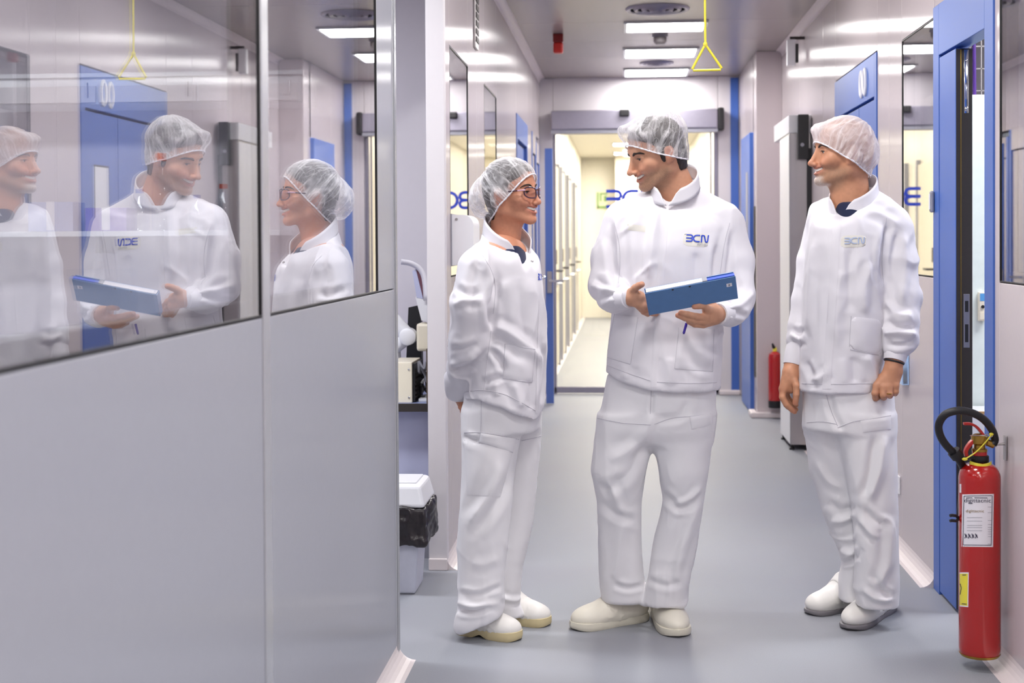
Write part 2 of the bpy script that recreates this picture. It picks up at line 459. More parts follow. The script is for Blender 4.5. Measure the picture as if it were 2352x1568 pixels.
fb.ellipsoid((XR + .0325, le - .007, 1.835), (.007, .004, .009)); fb.ellipsoid((XR + .0325, le - .007, 2.01), (.004, .003, .004))
fb.build('flush_bolt', M_CHROME, edge)
boxpart('leaf', (XR + .1, jn - .64, .014), (XR + .145, jn + .0, 2.055), M_BLUE, d1, .002)   # swung right back inside the room
# far double door
d2 = struct('door_2', 'closed blue double door behind the older man', (XR, (E0 + E1) / 2, 0))
door_frame(d2, XR, 1, E0, E1, 2.255, .055)
boxpart('header', (XR - .006, E0 + .055, 2.05), (XR + .06, E1 - .055, 2.255), M_BLUE, d2, .002)
sp = Yr(1975)
for a, b in ((E0 + .058, sp - .006), (sp + .006, E1 - .058)):
    lf = boxpart('leaf', (XR - .003, a, .012), (XR + .05, b, 2.035), M_BLUE, d2, .002)
    if b < sp:
        boxpart('vision_panel', (XR - .006, a + .12, 1.0), (XR - .003, a + .31, 1.76), M_WHITE, lf, .001)
        boxpart('vision_panel_frame', (XR - .0045, a + .11, .99), (XR - .003, a + .32, 1.77), M_DARK, lf)
    else:
        MB().tube([(XR - .05, a + .06, 1.05), (XR - .05, a + .2, 1.05)], .01).tube([(XR, a + .06, 1.05), (XR - .05, a + .06, 1.05)], .01).build('handle', M_CHROME, lf)
boxpart('shadow_gap', (XR + .05, E0 + .055, 0), (XR + .06, E1 - .055, 2.05), M_BLACK, d2)
for k in range(2):                                 # the painted digits 00
    yc = Yr(1991.5 - 8 * k); pts = [(XR - .008, yc + .034 * math.cos(a), 2.145 + .062 * math.sin(a)) for a in np.linspace(0, 2 * math.pi, 24, endpoint=False)]
    MB().tube(pts, .0105, 6, closed=True).build('number_zero', M_WHITE, d2)
# doors along the far left wall
def left_door(n, y, zt, openg, label, leafm=None):
    d = struct('door_%d' % n, label, (XL, (y[0] + y[1]) / 2, 0))
    w = min(.07, (y[1] - y[0]) * .18)
    door_frame(d, XL, -1, y[0], y[1], zt, w, M_BLUED)
    boxpart('header', (XL + .006, y[0] + w, zt - .17), (XL - .09, y[1] - w, zt), leafm or M_BLUED, d)
    if openg:
        boxpart('leaf', (XL - .02, y[0] + w + .35, .012), (XL - .06, y[1] - w, zt - .18), M_BLUED, d)
        boxpart('painted_dark_interior', (XL - .085, y[0] + w, 0), (XL - .09, y[1] - w, zt - .17), M_BLACK, d)  # black sheet paints in the shade of the unlit room behind
    else:
        lf = boxpart('leaf', (XL - .006, y[0] + w, .012), (XL - .05, y[1] - w, zt - .18), leafm or M_BLUED, d)
    MB().tube([(XL, y[0] + w + .08, 1.05), (XL + .06, y[0] + w + .08, 1.05), (XL + .06, y[0] + w + .2, 1.05)], .012).build('handle', M_CHROME, d)
    return d
left_door(3, D3, 2.25, True, 'half open blue door on the far left wall')
left_door(4, D4, 2.25, False, 'narrow grey door with blue jambs beyond the half open one on the left', M_WALL)
d5 = left_door(5, D5, 2.2, False, 'grey door with an open blue leaf nearest the glass sliding door on the left', M_WALL)
ql = float(onY(1253, 700, 11.8)[0]); qr = float(onY(1271, 700, 11.8)[0])
lf = boxpart('open_leaf', (ql, 11.8, .01), (qr, 11.84, 2.13), M_BLUED, d5, .002)
MB().tube([(qr - .03, 11.8, 1.03), (qr - .03, 11.75, 1.03), (qr + .09, 11.75, 1.03)], .011).build('handle', M_CHROME, lf)
boxpart('handle_plate', (qr - .05, 11.793, .93), (qr - .01, 11.8, 1.11), M_STEEL, lf)
d9 = struct('door_9', 'blue door on the narrowed wall at far right', (XP, 11.6, 0))
boxpart('leaf', (XP - .03, D9[0] + .03, .01), (XP + .02, D9[1], 2.2), M_BLUE, d9, .004)
boxpart('vision_panel', (XP - .033, D9[0] + .2, 1.3), (XP - .03, D9[0] + .34, 1.9), M_GREY, d9)
boxpart('painted_dark_opening', (XP - .005, D9[0] - .11, .3), (XP + .04, D9[0], 1.62), M_DARK, d9)  # solid dark block, the shade of an opening put into its colour

# ---- far wall with the automatic glass door
wb = struct('wall_back', 'white wall above the automatic glass door at the corridor end')
GX0, GX1 = float(onY(1272, 600, YB)[0]), float(onY(1650, 600, YB)[0])
panel(wb, GX1, XP + .1, YB, YB + .1, 0, ZC, M_POST)
panel(wb, XL - .07, GX0, YB, YB + .1, 0, ZC, M_POST)
panel(wb, GX0, GX1, YB, YB + .1, 2.45, ZC, M_POST)
bs = boxpart('trim_4', (float(onY(1679, 600, YB)[0]), YB - .012, .045), (float(onY(1697, 600, YB)[0]), YB, ZC - .02), M_BLUE)
tag(bs, 'full-height blue strip on the end wall right of the glass door', kind='structure')
cm = MB().box((GX1, YB - .05, 0), (XP, YB, .045), .012).build('baseboard_back', M_COVE); tag(cm, 'pinkish skirting right of the glass door', kind='structure')
gd = struct('door_6', 'automatic sliding glass door at the end of the corridor', ((GX0 + GX1) / 2, YB, 0))
zb = float(onY(1400, 898, YB)[2]); zt = 2.33
boxpart('bottom_rail', (GX0, YB + .02, .01), (GX1, YB + .05, zb + .035), M_MID, gd, .003)
boxpart('stile', (GX1 - .035, YB + .02, 0), (GX1, YB + .06, zt), M_MID, gd, .003)
boxpart('stile', (GX0, YB + .02, 0), (GX0 + .02, YB + .06, zt), M_MID, gd, .003)
boxpart('meeting_stile', (GX1 - .07, YB - .01, 0), (GX1 - .055, YB + .0, zt), M_MID, gd, .002)
boxpart('pane', (GX0 + .02, YB + .032, zb + .035), (GX1 - .035, YB + .038, zt), M_GLASSD, gd)
op = boxpart('operator_box', (GX0 - .01, YB - .16, 2.33), (GX1 - .01, YB - .01, 2.5), M_MID, gd, .012)
boxpart('operator_lip', (GX0 - .01, YB - .15, 2.30), (GX1 - .01, YB - .02, 2.33), M_GREY, op)
boxpart('end_cap', (GX1 - .01, YB - .16, 2.31), (GX1 + .045, YB - .01, 2.51), M_BLACK, op, .015)
boxpart('motion_sensor', (float(onY(1423, 290, YB - .16)[0]), YB - .2, 2.44), (float(onY(1446, 290, YB - .16)[0]), YB - .16, 2.5), M_BLACK, op, .01)

# lettering strokes of the wordmark, in units of letter height (x right, y up)
def arc(cx, cy, r, a0, a1, n=8):
    return [(cx + r * math.cos(math.radians(a0 + (a1 - a0) * i / n)), cy + r * math.sin(math.radians(a0 + (a1 - a0) * i / n))) for i in range(n + 1)]
LW = 0.17
LOGO = [
    [(0.0, .915)] + [(.5, .915)] + arc(.58, .70, .2, 80, -60, 6) + [(.48, .5)],
    [(0.0, .5), (.55, .5)],
    [(.45, .5)] + arc(.58, .29, .2, 60, -80, 6) + [(.5, .085), (0.0, .085)],
    [(1.72, .915), (1.3, .915)] + arc(1.33, .5, .41, 95, 265, 10) + [(1.3, .085), (1.72, .085)],
    [(1.93, 0.0), (1.93, .915), (2.1, .915)] + arc(2.12, .74, .17, 70, 10, 4) + [(2.42, .2)] + arc(2.56, .2, .13, 200, 340, 6) + [(2.75, 1.0)],
]
def stroke(pts, w):
    """flat ribbon along a polyline -> 2D quads"""
    p = np.array(pts, float); n = len(p); t = np.zeros_like(p)
    t[1:-1] = p[2:] - p[:-2]; t[0] = p[1] - p[0]; t[-1] = p[-1] - p[-2]
    t /= np.linalg.norm(t, axis=1)[:, None] + 1e-9
    nrm = np.stack([-t[:, 1], t[:, 0]], 1) * w / 2
    v = np.concatenate([p + nrm, p - nrm]); f = [(i, i + 1, n + i + 1, n + i) for i in range(n - 1)]
    return v, f
lx0 = float(onY(1392, 450, YB)[0]); lh = 0.165; lz0 = float(onY(1392, 478, YB)[2])
lm = MB()
for k, st in enumerate(LOGO):
    v, f = stroke(st, LW)
    lm.add([(lx0 + q[0] * lh, YB + .031 - .0003 * k, lz0 + q[1] * lh) for q in v], f)
lm.build('logo', M_LOGO, gd, fix=False)

# ---- corridor beyond the glass
wx = struct('wall_far_corridor', 'cream walls of the corridor beyond the glass door')
XR2 = 1.0
ys = [YB + .1, 14.4, 16.6, 18.8, 21.0, 23.0, YE]
for a, b in zip(ys[:-1], ys[1:]):
    panel(wx, XL, XL - TH, a, b, 0, ZC, M_WARM); panel(wx, XR2, XR2 + TH, a, b, 0, ZC, M_WARM)
panel(wx, XL - .1, XR2 + .1, YE, YE + .1, 0, ZC, M_WARM)
fx = float(onY(1413, 300, YE)[0])
panel(wx, fx, XR2, YE - .6, YE - .01, 0, ZC, M_CREAM)
cove('baseboard_far', XL, 1, YB + .1, YE, label='pale skirting along the corridor beyond the glass')
for i, (a, w) in enumerate(((13.0, .9), (14.6, .9), (16.2, .9), (18.2, .9), (20.6, .9))):
    d = struct('door_%d' % (10 + i), 'pale door number %d along the left wall beyond the glass' % (i + 1), (XL, a + w / 2, 0))
    boxpart('leaf', (XL + .004, a, .03), (XL + .03, a + w, 2.15), M_CREAM, d, .004)
    boxpart('jamb', (XL, a - .06, 0), (XL + .045, a, 2.2), M_GREY, d, .004)
    boxpart('jamb', (XL, a + w, 0), (XL + .045, a + w + .06, 2.2), M_GREY, d, .004)
    MB().tube([(XL + .03, a + .1, 1.05), (XL + .1, a + .1, 1.05), (XL + .1, a + .26, 1.05)], .012).build('handle', M_DARK, d)
    boxpart('lock_case', (XL + .03, a + .06, 1.12), (XL + .05, a + .13, 1.27), M_DARK, d, .004)
    MB().tube([(XL + .03, a + .1, .92), (XL + .09, a + .1, .92), (XL + .09, a + w - .1, .92), (XL + .03, a + w - .1, .92)], .012).build('push_bar', M_CHROME, d)

# ---- behind the camera
tag(boxpart('wall_front', (-4.5, YN - .1, 0), (4.2, YN, ZC), M_WALL), 'wall behind the viewer', kind='structure')

# ---- ceiling of sheet panels
ce = struct('ceiling', 'greyish sheet metal ceiling')
yy = [YN, -1.2, .4, 2.0, 3.6, 5.2, 6.7, 7.6, 8.5, 9.4, 10.3, 11.2, 12.0, YB + .1, 15.5, 18.5, 21.5, YE + .1]
for a, b in zip(yy[:-1], yy[1:]):
    panel(ce, XL - .08, XR + .08, a, b, ZC, ZC + .04, M_CEIL if b < 13 else M_WARM, .003)
panel(ce, -4.5, XL - .08, YN, 7.2, ZC, ZC + .04, M_ROOM)
panel(ce, XR + .08, 4.1, YN, 9.0, ZC, ZC + .04, M_ROOM)
cove('trim_5', XL, 1, YN, YB, ZC, .045, -1, 'coved joint between left wall and ceiling')
cove('trim_6', XR, -1, YN, YP, ZC, .045, -1, 'coved joint between right wall and ceiling')

# ---- lab behind the left wall (seen through the window and the doorway)
LX0, LY1 = -4.3, 6.8
for nm, lo, hi, mt, lb in (('wall_lab_end', (LX0, LY1, 0), (XL - .075, LY1 + .08, ZC), M_ROOM, 'lilac grey end wall of the laboratory'),
                       ('wall_lab_side', (LX0 - .08, YN, 0), (LX0, LY1 + .08, ZC), M_ROOM, 'far side wall of the laboratory')):
    tag(boxpart(nm, lo, hi, mt), lb, kind='structure')
# ---- room behind the right wall
for nm, lo, hi, lb in (('wall_store_end', (XR + .08, 8.6, 0), (3.6, 8.68, ZC), 'white end wall of the store room'),
                   ('wall_store_side', (3.6, YN, 0), (3.68, 8.68, ZC), 'white side wall of the store room')):
    tag(boxpart(nm, lo, hi, M_POST), lb, kind='structure')

# ================================================================== LIGHTS OF THE PLACE
def luminaire(x, y, w, d, label, mat, group=None):
    t = empty('ceiling_light', (x, y, ZC), label, 'ceiling light', group)
    f = MB(); b = .022
    for (xa, xb, ya, yb) in ((x - w / 2 - b, x + w / 2 + b, y - d / 2 - b, y - d / 2), (x - w / 2 - b, x + w / 2 + b, y + d / 2, y + d / 2 + b),
                             (x - w / 2 - b, x - w / 2, y - d / 2, y + d / 2), (x + w / 2, x + w / 2 + b, y - d / 2, y + d / 2)):
        f.box((xa, ya, ZC - .014), (xb, yb, ZC), .002)
    f.build('frame', M_ALU, t)
    MB().add([(x - w / 2, y - d / 2, ZC - .01), (x - w / 2, y + d / 2, ZC - .01), (x + w / 2, y + d / 2, ZC - .01), (x + w / 2, y - d / 2, ZC - .01)], [(0, 1, 2, 3)]).build('diffuser', mat, t, fix=False)
    return t
lam = []
for (yt, yb_, xa, xb) in ((49, 69, 1440, 1612), (110, 129, 1437, 1592), (157, 172, 1437, 1574)):
    p0 = onZ((xa + xb) / 2, yt, ZC); p1 = onZ((xa + xb) / 2, yb_, ZC); a = onZ(xa, yb_, ZC); b = onZ(xb, yb_, ZC)
    lam.append(((a[0] + b[0]) / 2, (p0[1] + p1[1]) / 2, b[0] - a[0], abs(p1[1] - p0[1])))
for (x, y, w, d), nm in zip(lam, ('nearest and widest', 'middle one', 'farthest, next to the end wall')):
    luminaire(x, y, w, d, 'white ceiling panel light, %s of the three in a row' % nm, M_LIGHT, 'corridor panel lights')
for y, wh in ((7.35, 'over the closed far double door'), (5.75, 'just behind the three people'), (4.15, 'just before the three people'), (2.55, 'over the big left window'), (.95, 'right above the viewer'), (-.75, 'behind the viewer'), (-2.0, 'against the wall behind the viewer')):
    luminaire(.25, y, .52, .5, 'white corridor ceiling panel light %s' % wh, M_LIGHT, 'corridor panel lights')
for y, wh in ((13.8, 'nearest behind'), (16.2, 'second one behind'), (18.8, 'third one behind'), (21.4, 'fourth one behind'), (23.6, 'added to brighten the end wall, farthest behind')):  # the farthest one is added to brighten the dark end wall
    luminaire(.1, y, .5, .5, 'warm ceiling panel light, %s the glass door' % wh, M_LIGHTW, 'warm lights beyond the glass')
for x, y, wh in ((-2.3, 5.0, 'above the bench'), (-2.3, 1.6, 'at the viewer end'), (-1.35, 4.9, 'nearest the doorway')):
    luminaire(x, y, 1.1, .3, 'laboratory ceiling panel light %s' % wh, M_LIGHTL, 'laboratory ceiling lights')
for x, y, wh in ((2.3, 5.4, 'above the white cabinet'), (2.3, 2.0, 'at the viewer end')):
    luminaire(x, y, 1.1, .5, 'store room ceiling panel light %s' % wh, M_LIGHTL, 'store room ceiling lights')
# ================================================================== FIGURE TOOLS (implicit surfaces meshed with surface nets)
def vnoise(p, seed=0):
    p = np.asarray(p, np.float64); i = np.floor(p).astype(np.int64); f = p - i
    u = f * f * f * (f * (f * 6 - 15) + 10)
    def h(a, b, c):
        n = (a * 374761393 + b * 668265263 + c * 2147483647 + seed * 974711) & 0xffffffff
        n = ((n ^ (n >> 13)) * 1274126177) & 0xffffffff
        n = (n ^ (n >> 16)) & 0xffff
        return n / 32767.5 - 1.0
    r = 0
    for a in (0, 1):
        for b in (0, 1):
            for c in (0, 1):
                w = (u[:, 0] if a else 1 - u[:, 0]) * (u[:, 1] if b else 1 - u[:, 1]) * (u[:, 2] if c else 1 - u[:, 2])
                r = r + w * h(i[:, 0] + a, i[:, 1] + b, i[:, 2] + c)
    return r
def smin(a, b, k):
    if k <= 0: return np.minimum(a, b)
    t = np.clip(.5 + .5 * (b - a) / k, 0, 1)
    return b + (a - b) * t - k * t * (1 - t)
class SDF:
    def __init__(s, lo, hi, h):
        s.lo = np.array(lo, float); s.h = h
        s.n = np.ceil((np.array(hi, float) - s.lo) / h).astype(int) + 1
        s.ax = [(s.lo[i] + h * np.arange(s.n[i])).astype(np.float32) for i in range(3)]
        s.d = np.full(tuple(s.n), 1.0, np.float32)
    def win(s, lo, hi, m):
        a = np.clip(np.floor((np.array(lo) - m - s.lo) / s.h).astype(int), 0, s.n); b = np.clip(np.ceil((np.array(hi) + m - s.lo) / s.h).astype(int) + 1, 0, s.n)
        if np.any(b <= a): return None, None
        sl = tuple(slice(a[i], b[i]) for i in range(3))
        return sl, (s.ax[0][sl[0]][:, None, None], s.ax[1][sl[1]][None, :, None], s.ax[2][sl[2]][None, None, :])
    def put(s, lo, hi, fn, k, cut=False):
        sl, g = s.win(lo, hi, abs(k) + 4 * s.h)
        if sl is None: return
        n = fn(*g)
        s.d[sl] = -smin(-s.d[sl], n, k) if cut else smin(s.d[sl], n, k)
    def ell(s, c, r, k=.01, cut=False, rot=None):
        c = np.array(c, float); r = np.array(r, float); R = np.eye(3) if rot is None else rot; m = float(max(r)) if rot is not None else r
        def fn(x, y, z):
            x = x - c[0]; y = y - c[1]; z = z - c[2]
            if rot is not None:
                x, y, z = (R[0, 0] * x + R[1, 0] * y + R[2, 0] * z, R[0, 1] * x + R[1, 1] * y + R[2, 1] * z, R[0, 2] * x + R[1, 2] * y + R[2, 2] * z)
            k0 = np.sqrt((x / r[0]) ** 2 + (y / r[1]) ** 2 + (z / r[2]) ** 2); k1 = np.sqrt((x / r[0] ** 2) ** 2 + (y / r[1] ** 2) ** 2 + (z / r[2] ** 2) ** 2)
            return k0 * (k0 - 1) / (k1 + 1e-6)
        s.put(c - m, c + m, fn, k, cut)
    def cone(s, a, b, ra, rb, k=.01, cut=False):
        a = np.array(a, float); b = np.array(b, float); ab = b - a; L = float(ab @ ab) + 1e-12; rm = max(ra, rb)
        def fn(x, y, z):
            x = x - a[0]; y = y - a[1]; z = z - a[2]
            t = np.clip((x * ab[0] + y * ab[1] + z * ab[2]) / L, 0, 1)
            return np.sqrt((x - t * ab[0]) ** 2 + (y - t * ab[1]) ** 2 + (z - t * ab[2]) ** 2) - (ra + (rb - ra) * t)
        s.put(np.minimum(a, b) - rm, np.maximum(a, b) + rm, fn, k, cut)
    def tube(s, pts, rr, k=.01, cut=False):
        for i in range(len(pts) - 1): s.cone(pts[i], pts[i + 1], rr[i], rr[i + 1], k, cut)
    def stack(s, kn, k=.01, p=2.0, cut=False, soft=.03, capk=.012):
        """kn: rows (z, cx, cy, a, b, rot); a smooth column"""
        kn = np.array(sorted([list(q) + [0] * (6 - len(q)) for q in kn]), float); z0, z1 = kn[0, 0], kn[-1, 0]
        zz = s.ax[2].astype(float); fine = np.linspace(z0, z1, 400); w = max(3, int(soft / ((z1 - z0) / 400)) | 1)
        cols = []
        for j in range(1, 6):
            q = np.interp(fine, kn[:, 0], kn[:, j]); q = np.convolve(np.pad(q, w // 2, mode='edge'), np.ones(w) / w, 'valid')
            cols.append(np.interp(zz, fine, q).astype(np.float32))
        m = float(max(kn[:, 3].max(), kn[:, 4].max()))
        lo = (kn[:, 1].min() - m, kn[:, 2].min() - m, z0); hi = (kn[:, 1].max() + m, kn[:, 2].max() + m, z1)
        sl, g = s.win(lo, hi, abs(k) + 4 * s.h)
        if sl is None: return
        cx, cy_, a, b, ro = [c[sl[2]][None, None, :] for c in cols]
        dx = g[0] - cx; dy = g[1] - cy_; co = np.cos(ro); si = np.sin(ro)
        u = np.abs(dx * co + dy * si) / a; v = np.abs(-dx * si + dy * co) / b
        q = (u ** p + v ** p) ** (1.0 / p); gl = np.sqrt((u / a) ** 2 + (v / b) ** 2) / (np.sqrt(u * u + v * v) + 1e-6)
        n = (q - 1) / (gl + 1e-6)
        n = np.clip(n, -1, 1)
        cap = np.maximum(g[2] - z1, z0 - g[2])
        n = -smin(-n, -np.broadcast_to(cap, n.shape), capk)
        s.d[sl] = -smin(-s.d[sl], n, k) if cut else smin(s.d[sl], n, k)
    def plane(s, pt, nrm, k=0.0):
        """keep the side the normal points away from"""
        nrm = np.array(nrm, float) / np.linalg.norm(nrm)
        pl = (s.ax[0][:, None, None] - pt[0]) * nrm[0] + (s.ax[1][None, :, None] - pt[1]) * nrm[1] + (s.ax[2][None, None, :] - pt[2]) * nrm[2]
        s.d = -smin(-s.d, -pl.astype(np.float32), k)
    def hem(s, pts, k=.003):
        """trim below a hem line given as world points (x, z)"""
        q = sorted((float(p[0]), float(p[2])) for p in pts); hx, hz = zip(*q)
        z0 = np.interp(s.ax[0], hx, hz).astype(np.float32)[:, None, None]
        s.d = -smin(-s.d, -(z0 - s.ax[2][None, None, :] + 0 * s.ax[1][None, :, None]), k)
    def mesh(s, smooth=2):
        return nets(s.d, s.lo, s.h, smooth)
def nets(d, lo, h, smooth=2):
    d = d.copy()
    for ax in range(3):
        for e in (0, -1):
            ix = [slice(None)] * 3; ix[ax] = e; d[tuple(ix)] = np.maximum(d[tuple(ix)], h)
    ins = d < 0; nx, ny, nz = d.shape
    c8 = np.zeros((nx - 1, ny - 1, nz - 1), np.uint8)
    for a in (0, 1):
        for b in (0, 1):
            for c in (0, 1):
                c8 += ins[a:nx - 1 + a, b:ny - 1 + b, c:nz - 1 + c]
    act = (c8 > 0) & (c8 < 8); I = np.argwhere(act); idx = np.full(act.shape, -1, np.int64); idx[act] = np.arange(len(I))
    acc = np.zeros((len(I), 3)); cnt = np.zeros(len(I))
    cor = [(a, b, c) for a in (0, 1) for b in (0, 1) for c in (0, 1)]
    for p in cor:
        for ax in range(3):
            if p[ax]: continue
            q = list(p); q[ax] = 1
            v0 = d[I[:, 0] + p[0], I[:, 1] + p[1], I[:, 2] + p[2]]; v1 = d[I[:, 0] + q[0], I[:, 1] + q[1], I[:, 2] + q[2]]
            m = (v0 < 0) != (v1 < 0); t = np.where(m, v0 / np.where(m, v0 - v1, 1), 0)
            pos = np.array(p, float)[None, :] + np.zeros((len(I), 3)); pos[:, ax] += t
            acc[m] += pos[m]; cnt[m] += 1
    V = (I + acc / cnt[:, None]) * h + lo
    F = []
    for ax in range(3):
        o1, o2 = [(1, 2), (2, 0), (0, 1)][ax]
        sl0 = [slice(1, -1)] * 3; sl0[ax] = slice(0, -1); sl1 = [slice(1, -1)] * 3; sl1[ax] = slice(1, None)
        a = ins[tuple(sl0)]; b = ins[tuple(sl1)]; E = np.argwhere(a != b); flip = a[tuple(E.T)]
        base = E.copy()
        for k in range(3):
            if k != ax: base[:, k] += 1
        def cell(e1, e2):
            q = base.copy(); q[:, o1] -= e1; q[:, o2] -= e2
            return idx[q[:, 0], q[:, 1], q[:, 2]]
        Q = np.stack([cell(1, 1), cell(0, 1), cell(0, 0), cell(1, 0)], 1)
        Q[~flip] = Q[~flip][:, ::-1]
        F.append(Q)
    F = np.concatenate(F); F = F[(F >= 0).all(1)]
    for _ in range(smooth): V = lap(V, F, .5)
    return V, F
def lap(V, F, a):
    s = np.zeros_like(V); c = np.zeros(len(V))
    for i in range(4):
        j = (i + 1) % 4
        for p, q in ((F[:, i], F[:, j]), (F[:, j], F[:, i])):
            for k in range(3): s[:, k] += np.bincount(p, V[q, k], len(V))
            c += np.bincount(p, minlength=len(V))
    return V * (1 - a) + a * s / np.maximum(c, 1)[:, None]
def vnorm(V, F):
    n = np.cross(V[F[:, 2]] - V[F[:, 0]], V[F[:, 3]] - V[F[:, 1]]); N = np.zeros_like(V)
    for i in range(4):
        for k in range(3): N[:, k] += np.bincount(F[:, i], n[:, k], len(V))
    return N / (np.linalg.norm(N, axis=1)[:, None] + 1e-12)
def topx(V):
    """world points -> photograph pixels"""
    d = np.asarray(V) - CAM; z = d @ CF
    return np.stack([1176 + FPX * (d @ CR) / z, 784 + SHIFT_PX - FPX * (d @ CU) / z], 1)
def crom(pts, n):
    """smooth curve through points"""
    p = np.array(pts, float); m = len(p); t = np.linspace(0, m - 1, n); i = np.clip(np.floor(t).astype(int), 0, m - 2); f = (t - i)[:, None]
    P0 = p[np.maximum(i - 1, 0)]; P1 = p[i]; P2 = p[i + 1]; P3 = p[np.minimum(i + 2, m - 1)]
    return .5 * ((2 * P1) + (-P0 + P2) * f + (2 * P0 - 5 * P1 + 4 * P2 - P3) * f ** 2 + (-P0 + 3 * P1 - 3 * P2 + P3) * f ** 3)
def cloth(V, F, strokes=(), amp=.004, seed=1, fine=.0012, sc=(6, 6, 1.7)):
    """drape a meshed garment: long hanging folds, small creases and individually placed folds (in photo pixels)"""
    N = vnorm(V, F); q = V * np.array(sc)
    q = q + .35 * np.stack([vnoise(V * 3.1, seed + 7), vnoise(V * 3.1, seed + 8), vnoise(V * 3.1, seed + 9)], 1)
    a = vnoise(q, seed); r = 1 - 2 * np.abs(vnoise(q * 1.7 + 5.2, seed + 1))
    fi = 1 - 2 * np.abs(vnoise(V * np.array((19, 19, 9)) + .8 * vnoise(V * 7, seed + 5)[:, None], seed + 2))
    q2 = V * np.array((8.5, 8.5, 4.2)) + .55 * np.stack([vnoise(V * 5.3, seed + 17), vnoise(V * 5.3, seed + 18), vnoise(V * 5.3, seed + 19)], 1)
    cr = np.clip(1 - 4.2 * np.abs(vnoise(q2, seed + 12)), 0, 1) ** 1.5; msk = np.clip(vnoise(V * 4.1, seed + 13) * 1.6 + .35, 0, 1)
    D = 1.35 * (amp * (.8 * a + .5 * r) + fine * fi + amp * 1.2 * cr * msk)
    if len(strokes):
        px = topx(V); view = V - CAM; fac = np.clip(-(N * view).sum(1) / np.linalg.norm(view, axis=1) * 2.5, 0, 1)
        for pts, w, am in strokes:
            p = crom(pts, 14); best = np.full(len(V), 1e9); tb = np.zeros(len(V))
            lo = p.min(0) - 3 * w; hi = p.max(0) + 3 * w
            m = ((px > lo) & (px < hi)).all(1)
            if not m.any(): continue
            qx = px[m]; bd = np.full(len(qx), 1e9); bt = np.zeros(len(qx)); sd = np.zeros(len(qx))
            for i in range(len(p) - 1):
                ab = p[i + 1] - p[i]; L = ab @ ab + 1e-9; t = np.clip(((qx - p[i]) @ ab) / L, 0, 1)
                dv = qx - p[i] - t[:, None] * ab; dd = np.hypot(dv[:, 0], dv[:, 1]); u = dd < bd
                bd = np.where(u, dd, bd); bt = np.where(u, (i + t) / (len(p) - 1), bt)
            tp = np.clip(np.minimum(bt, 1 - bt) * 5 + .15, 0, 1)
            prof = np.exp(-(bd / w) ** 1.5 * 1.1) - .45 * np.exp(-((bd - 1.9 * w) / w) ** 2)
            D[m] += 1.35 * am * prof * tp * fac[m]
    return lap(V + N * D[:, None], F, .35)
def setcol(me, name, C):
    at = me.color_attributes.new(name, 'FLOAT_COLOR', 'POINT')
    at.data.foreach_set('color', np.concatenate([C, np.ones((len(C), 1))], 1).astype(np.float32).ravel())
def hit(bvh, px, py, off):
    d = ray(px, py); d = d / np.linalg.norm(d)
    r = bvh.ray_cast(Vector(CAM), Vector(d))
    if r[0] is None: return None
    return np.array(r[0]) - d * off
def patch(name, bvh, quad, mat, parent, nu=14, nv=14, th=.0035, puff=0.0, base=-.004, crn=0.0, wob=0.0, seed=0):
    """a sewn-on piece of cloth lying on a garment; quad = photo corners tl, tr, br, bl"""
    tl, tr, br, bl = [np.array(q, float) for q in quad]; top = []; last = None
    for j in range(nv + 1):
        for i in range(nu + 1):
            u, v = i / nu, j / nv; uu, vv = u * 2 - 1, v * 2 - 1
            if crn:
                k = 1 - crn * max(0, abs(uu) - .0) ** 6 * abs(vv) ** 6; uu *= k; vv *= k
            u, v = (uu + 1) / 2, (vv + 1) / 2
            p = (tl * (1 - u) + tr * u) * (1 - v) + (bl * (1 - u) + br * u) * v
            e = 0.0 if (i in (0, nu) or j in (0, nv)) else 1.0
            o = th * (.45 + .55 * e) + puff * math.sin(math.pi * min(max(u, 0), 1)) * math.sin(math.pi * min(max(v, 0), 1))
            if wob: o += wob * vnoise(np.array([[p[0] * .05, p[1] * .05, seed]]), seed)[0]
            w = hit(bvh, p[0], p[1], o)
            if w is None: w = last
            last = w; top.append(w)
    if any(w is None for w in top): return None
    W = nu + 1; v = list(top); f = []
    for j in range(nv):
        for i in range(nu): f.append((j * W + i, (j + 1) * W + i, (j + 1) * W + i + 1, j * W + i + 1))
    ring = [i for i in range(W)] + [j * W + nu for j in range(1, nv + 1)] + [nv * W + i for i in range(nu - 1, -1, -1)] + [j * W for j in range(nv - 1, 0, -1)]
    b0 = len(v)
    for i in ring:
        d = top[i] - CAM; d = d / np.linalg.norm(d); v.append(top[i] + d * (th * .45 - base))
    n = len(ring)
    for k in range(n): f.append((ring[k], ring[(k + 1) % n], b0 + (k + 1) % n, b0 + k))
    me = mesh_np(name, v, f)
    try: me.set_sharp_from_angle(angle=math.radians(50))
    except Exception: pass
    return link(name, me, mat, parent)
def seam(bvh, pts, mat, parent, r=.0012, n=24, name='seam'):
    q = [hit(bvh, p[0], p[1], r * .4) for p in crom(pts, n)]
    q = [w for w in q if w is not None]
    if len(q) < 3: return None
    return MB().tube(q, r, 6).build(name, mat, parent)
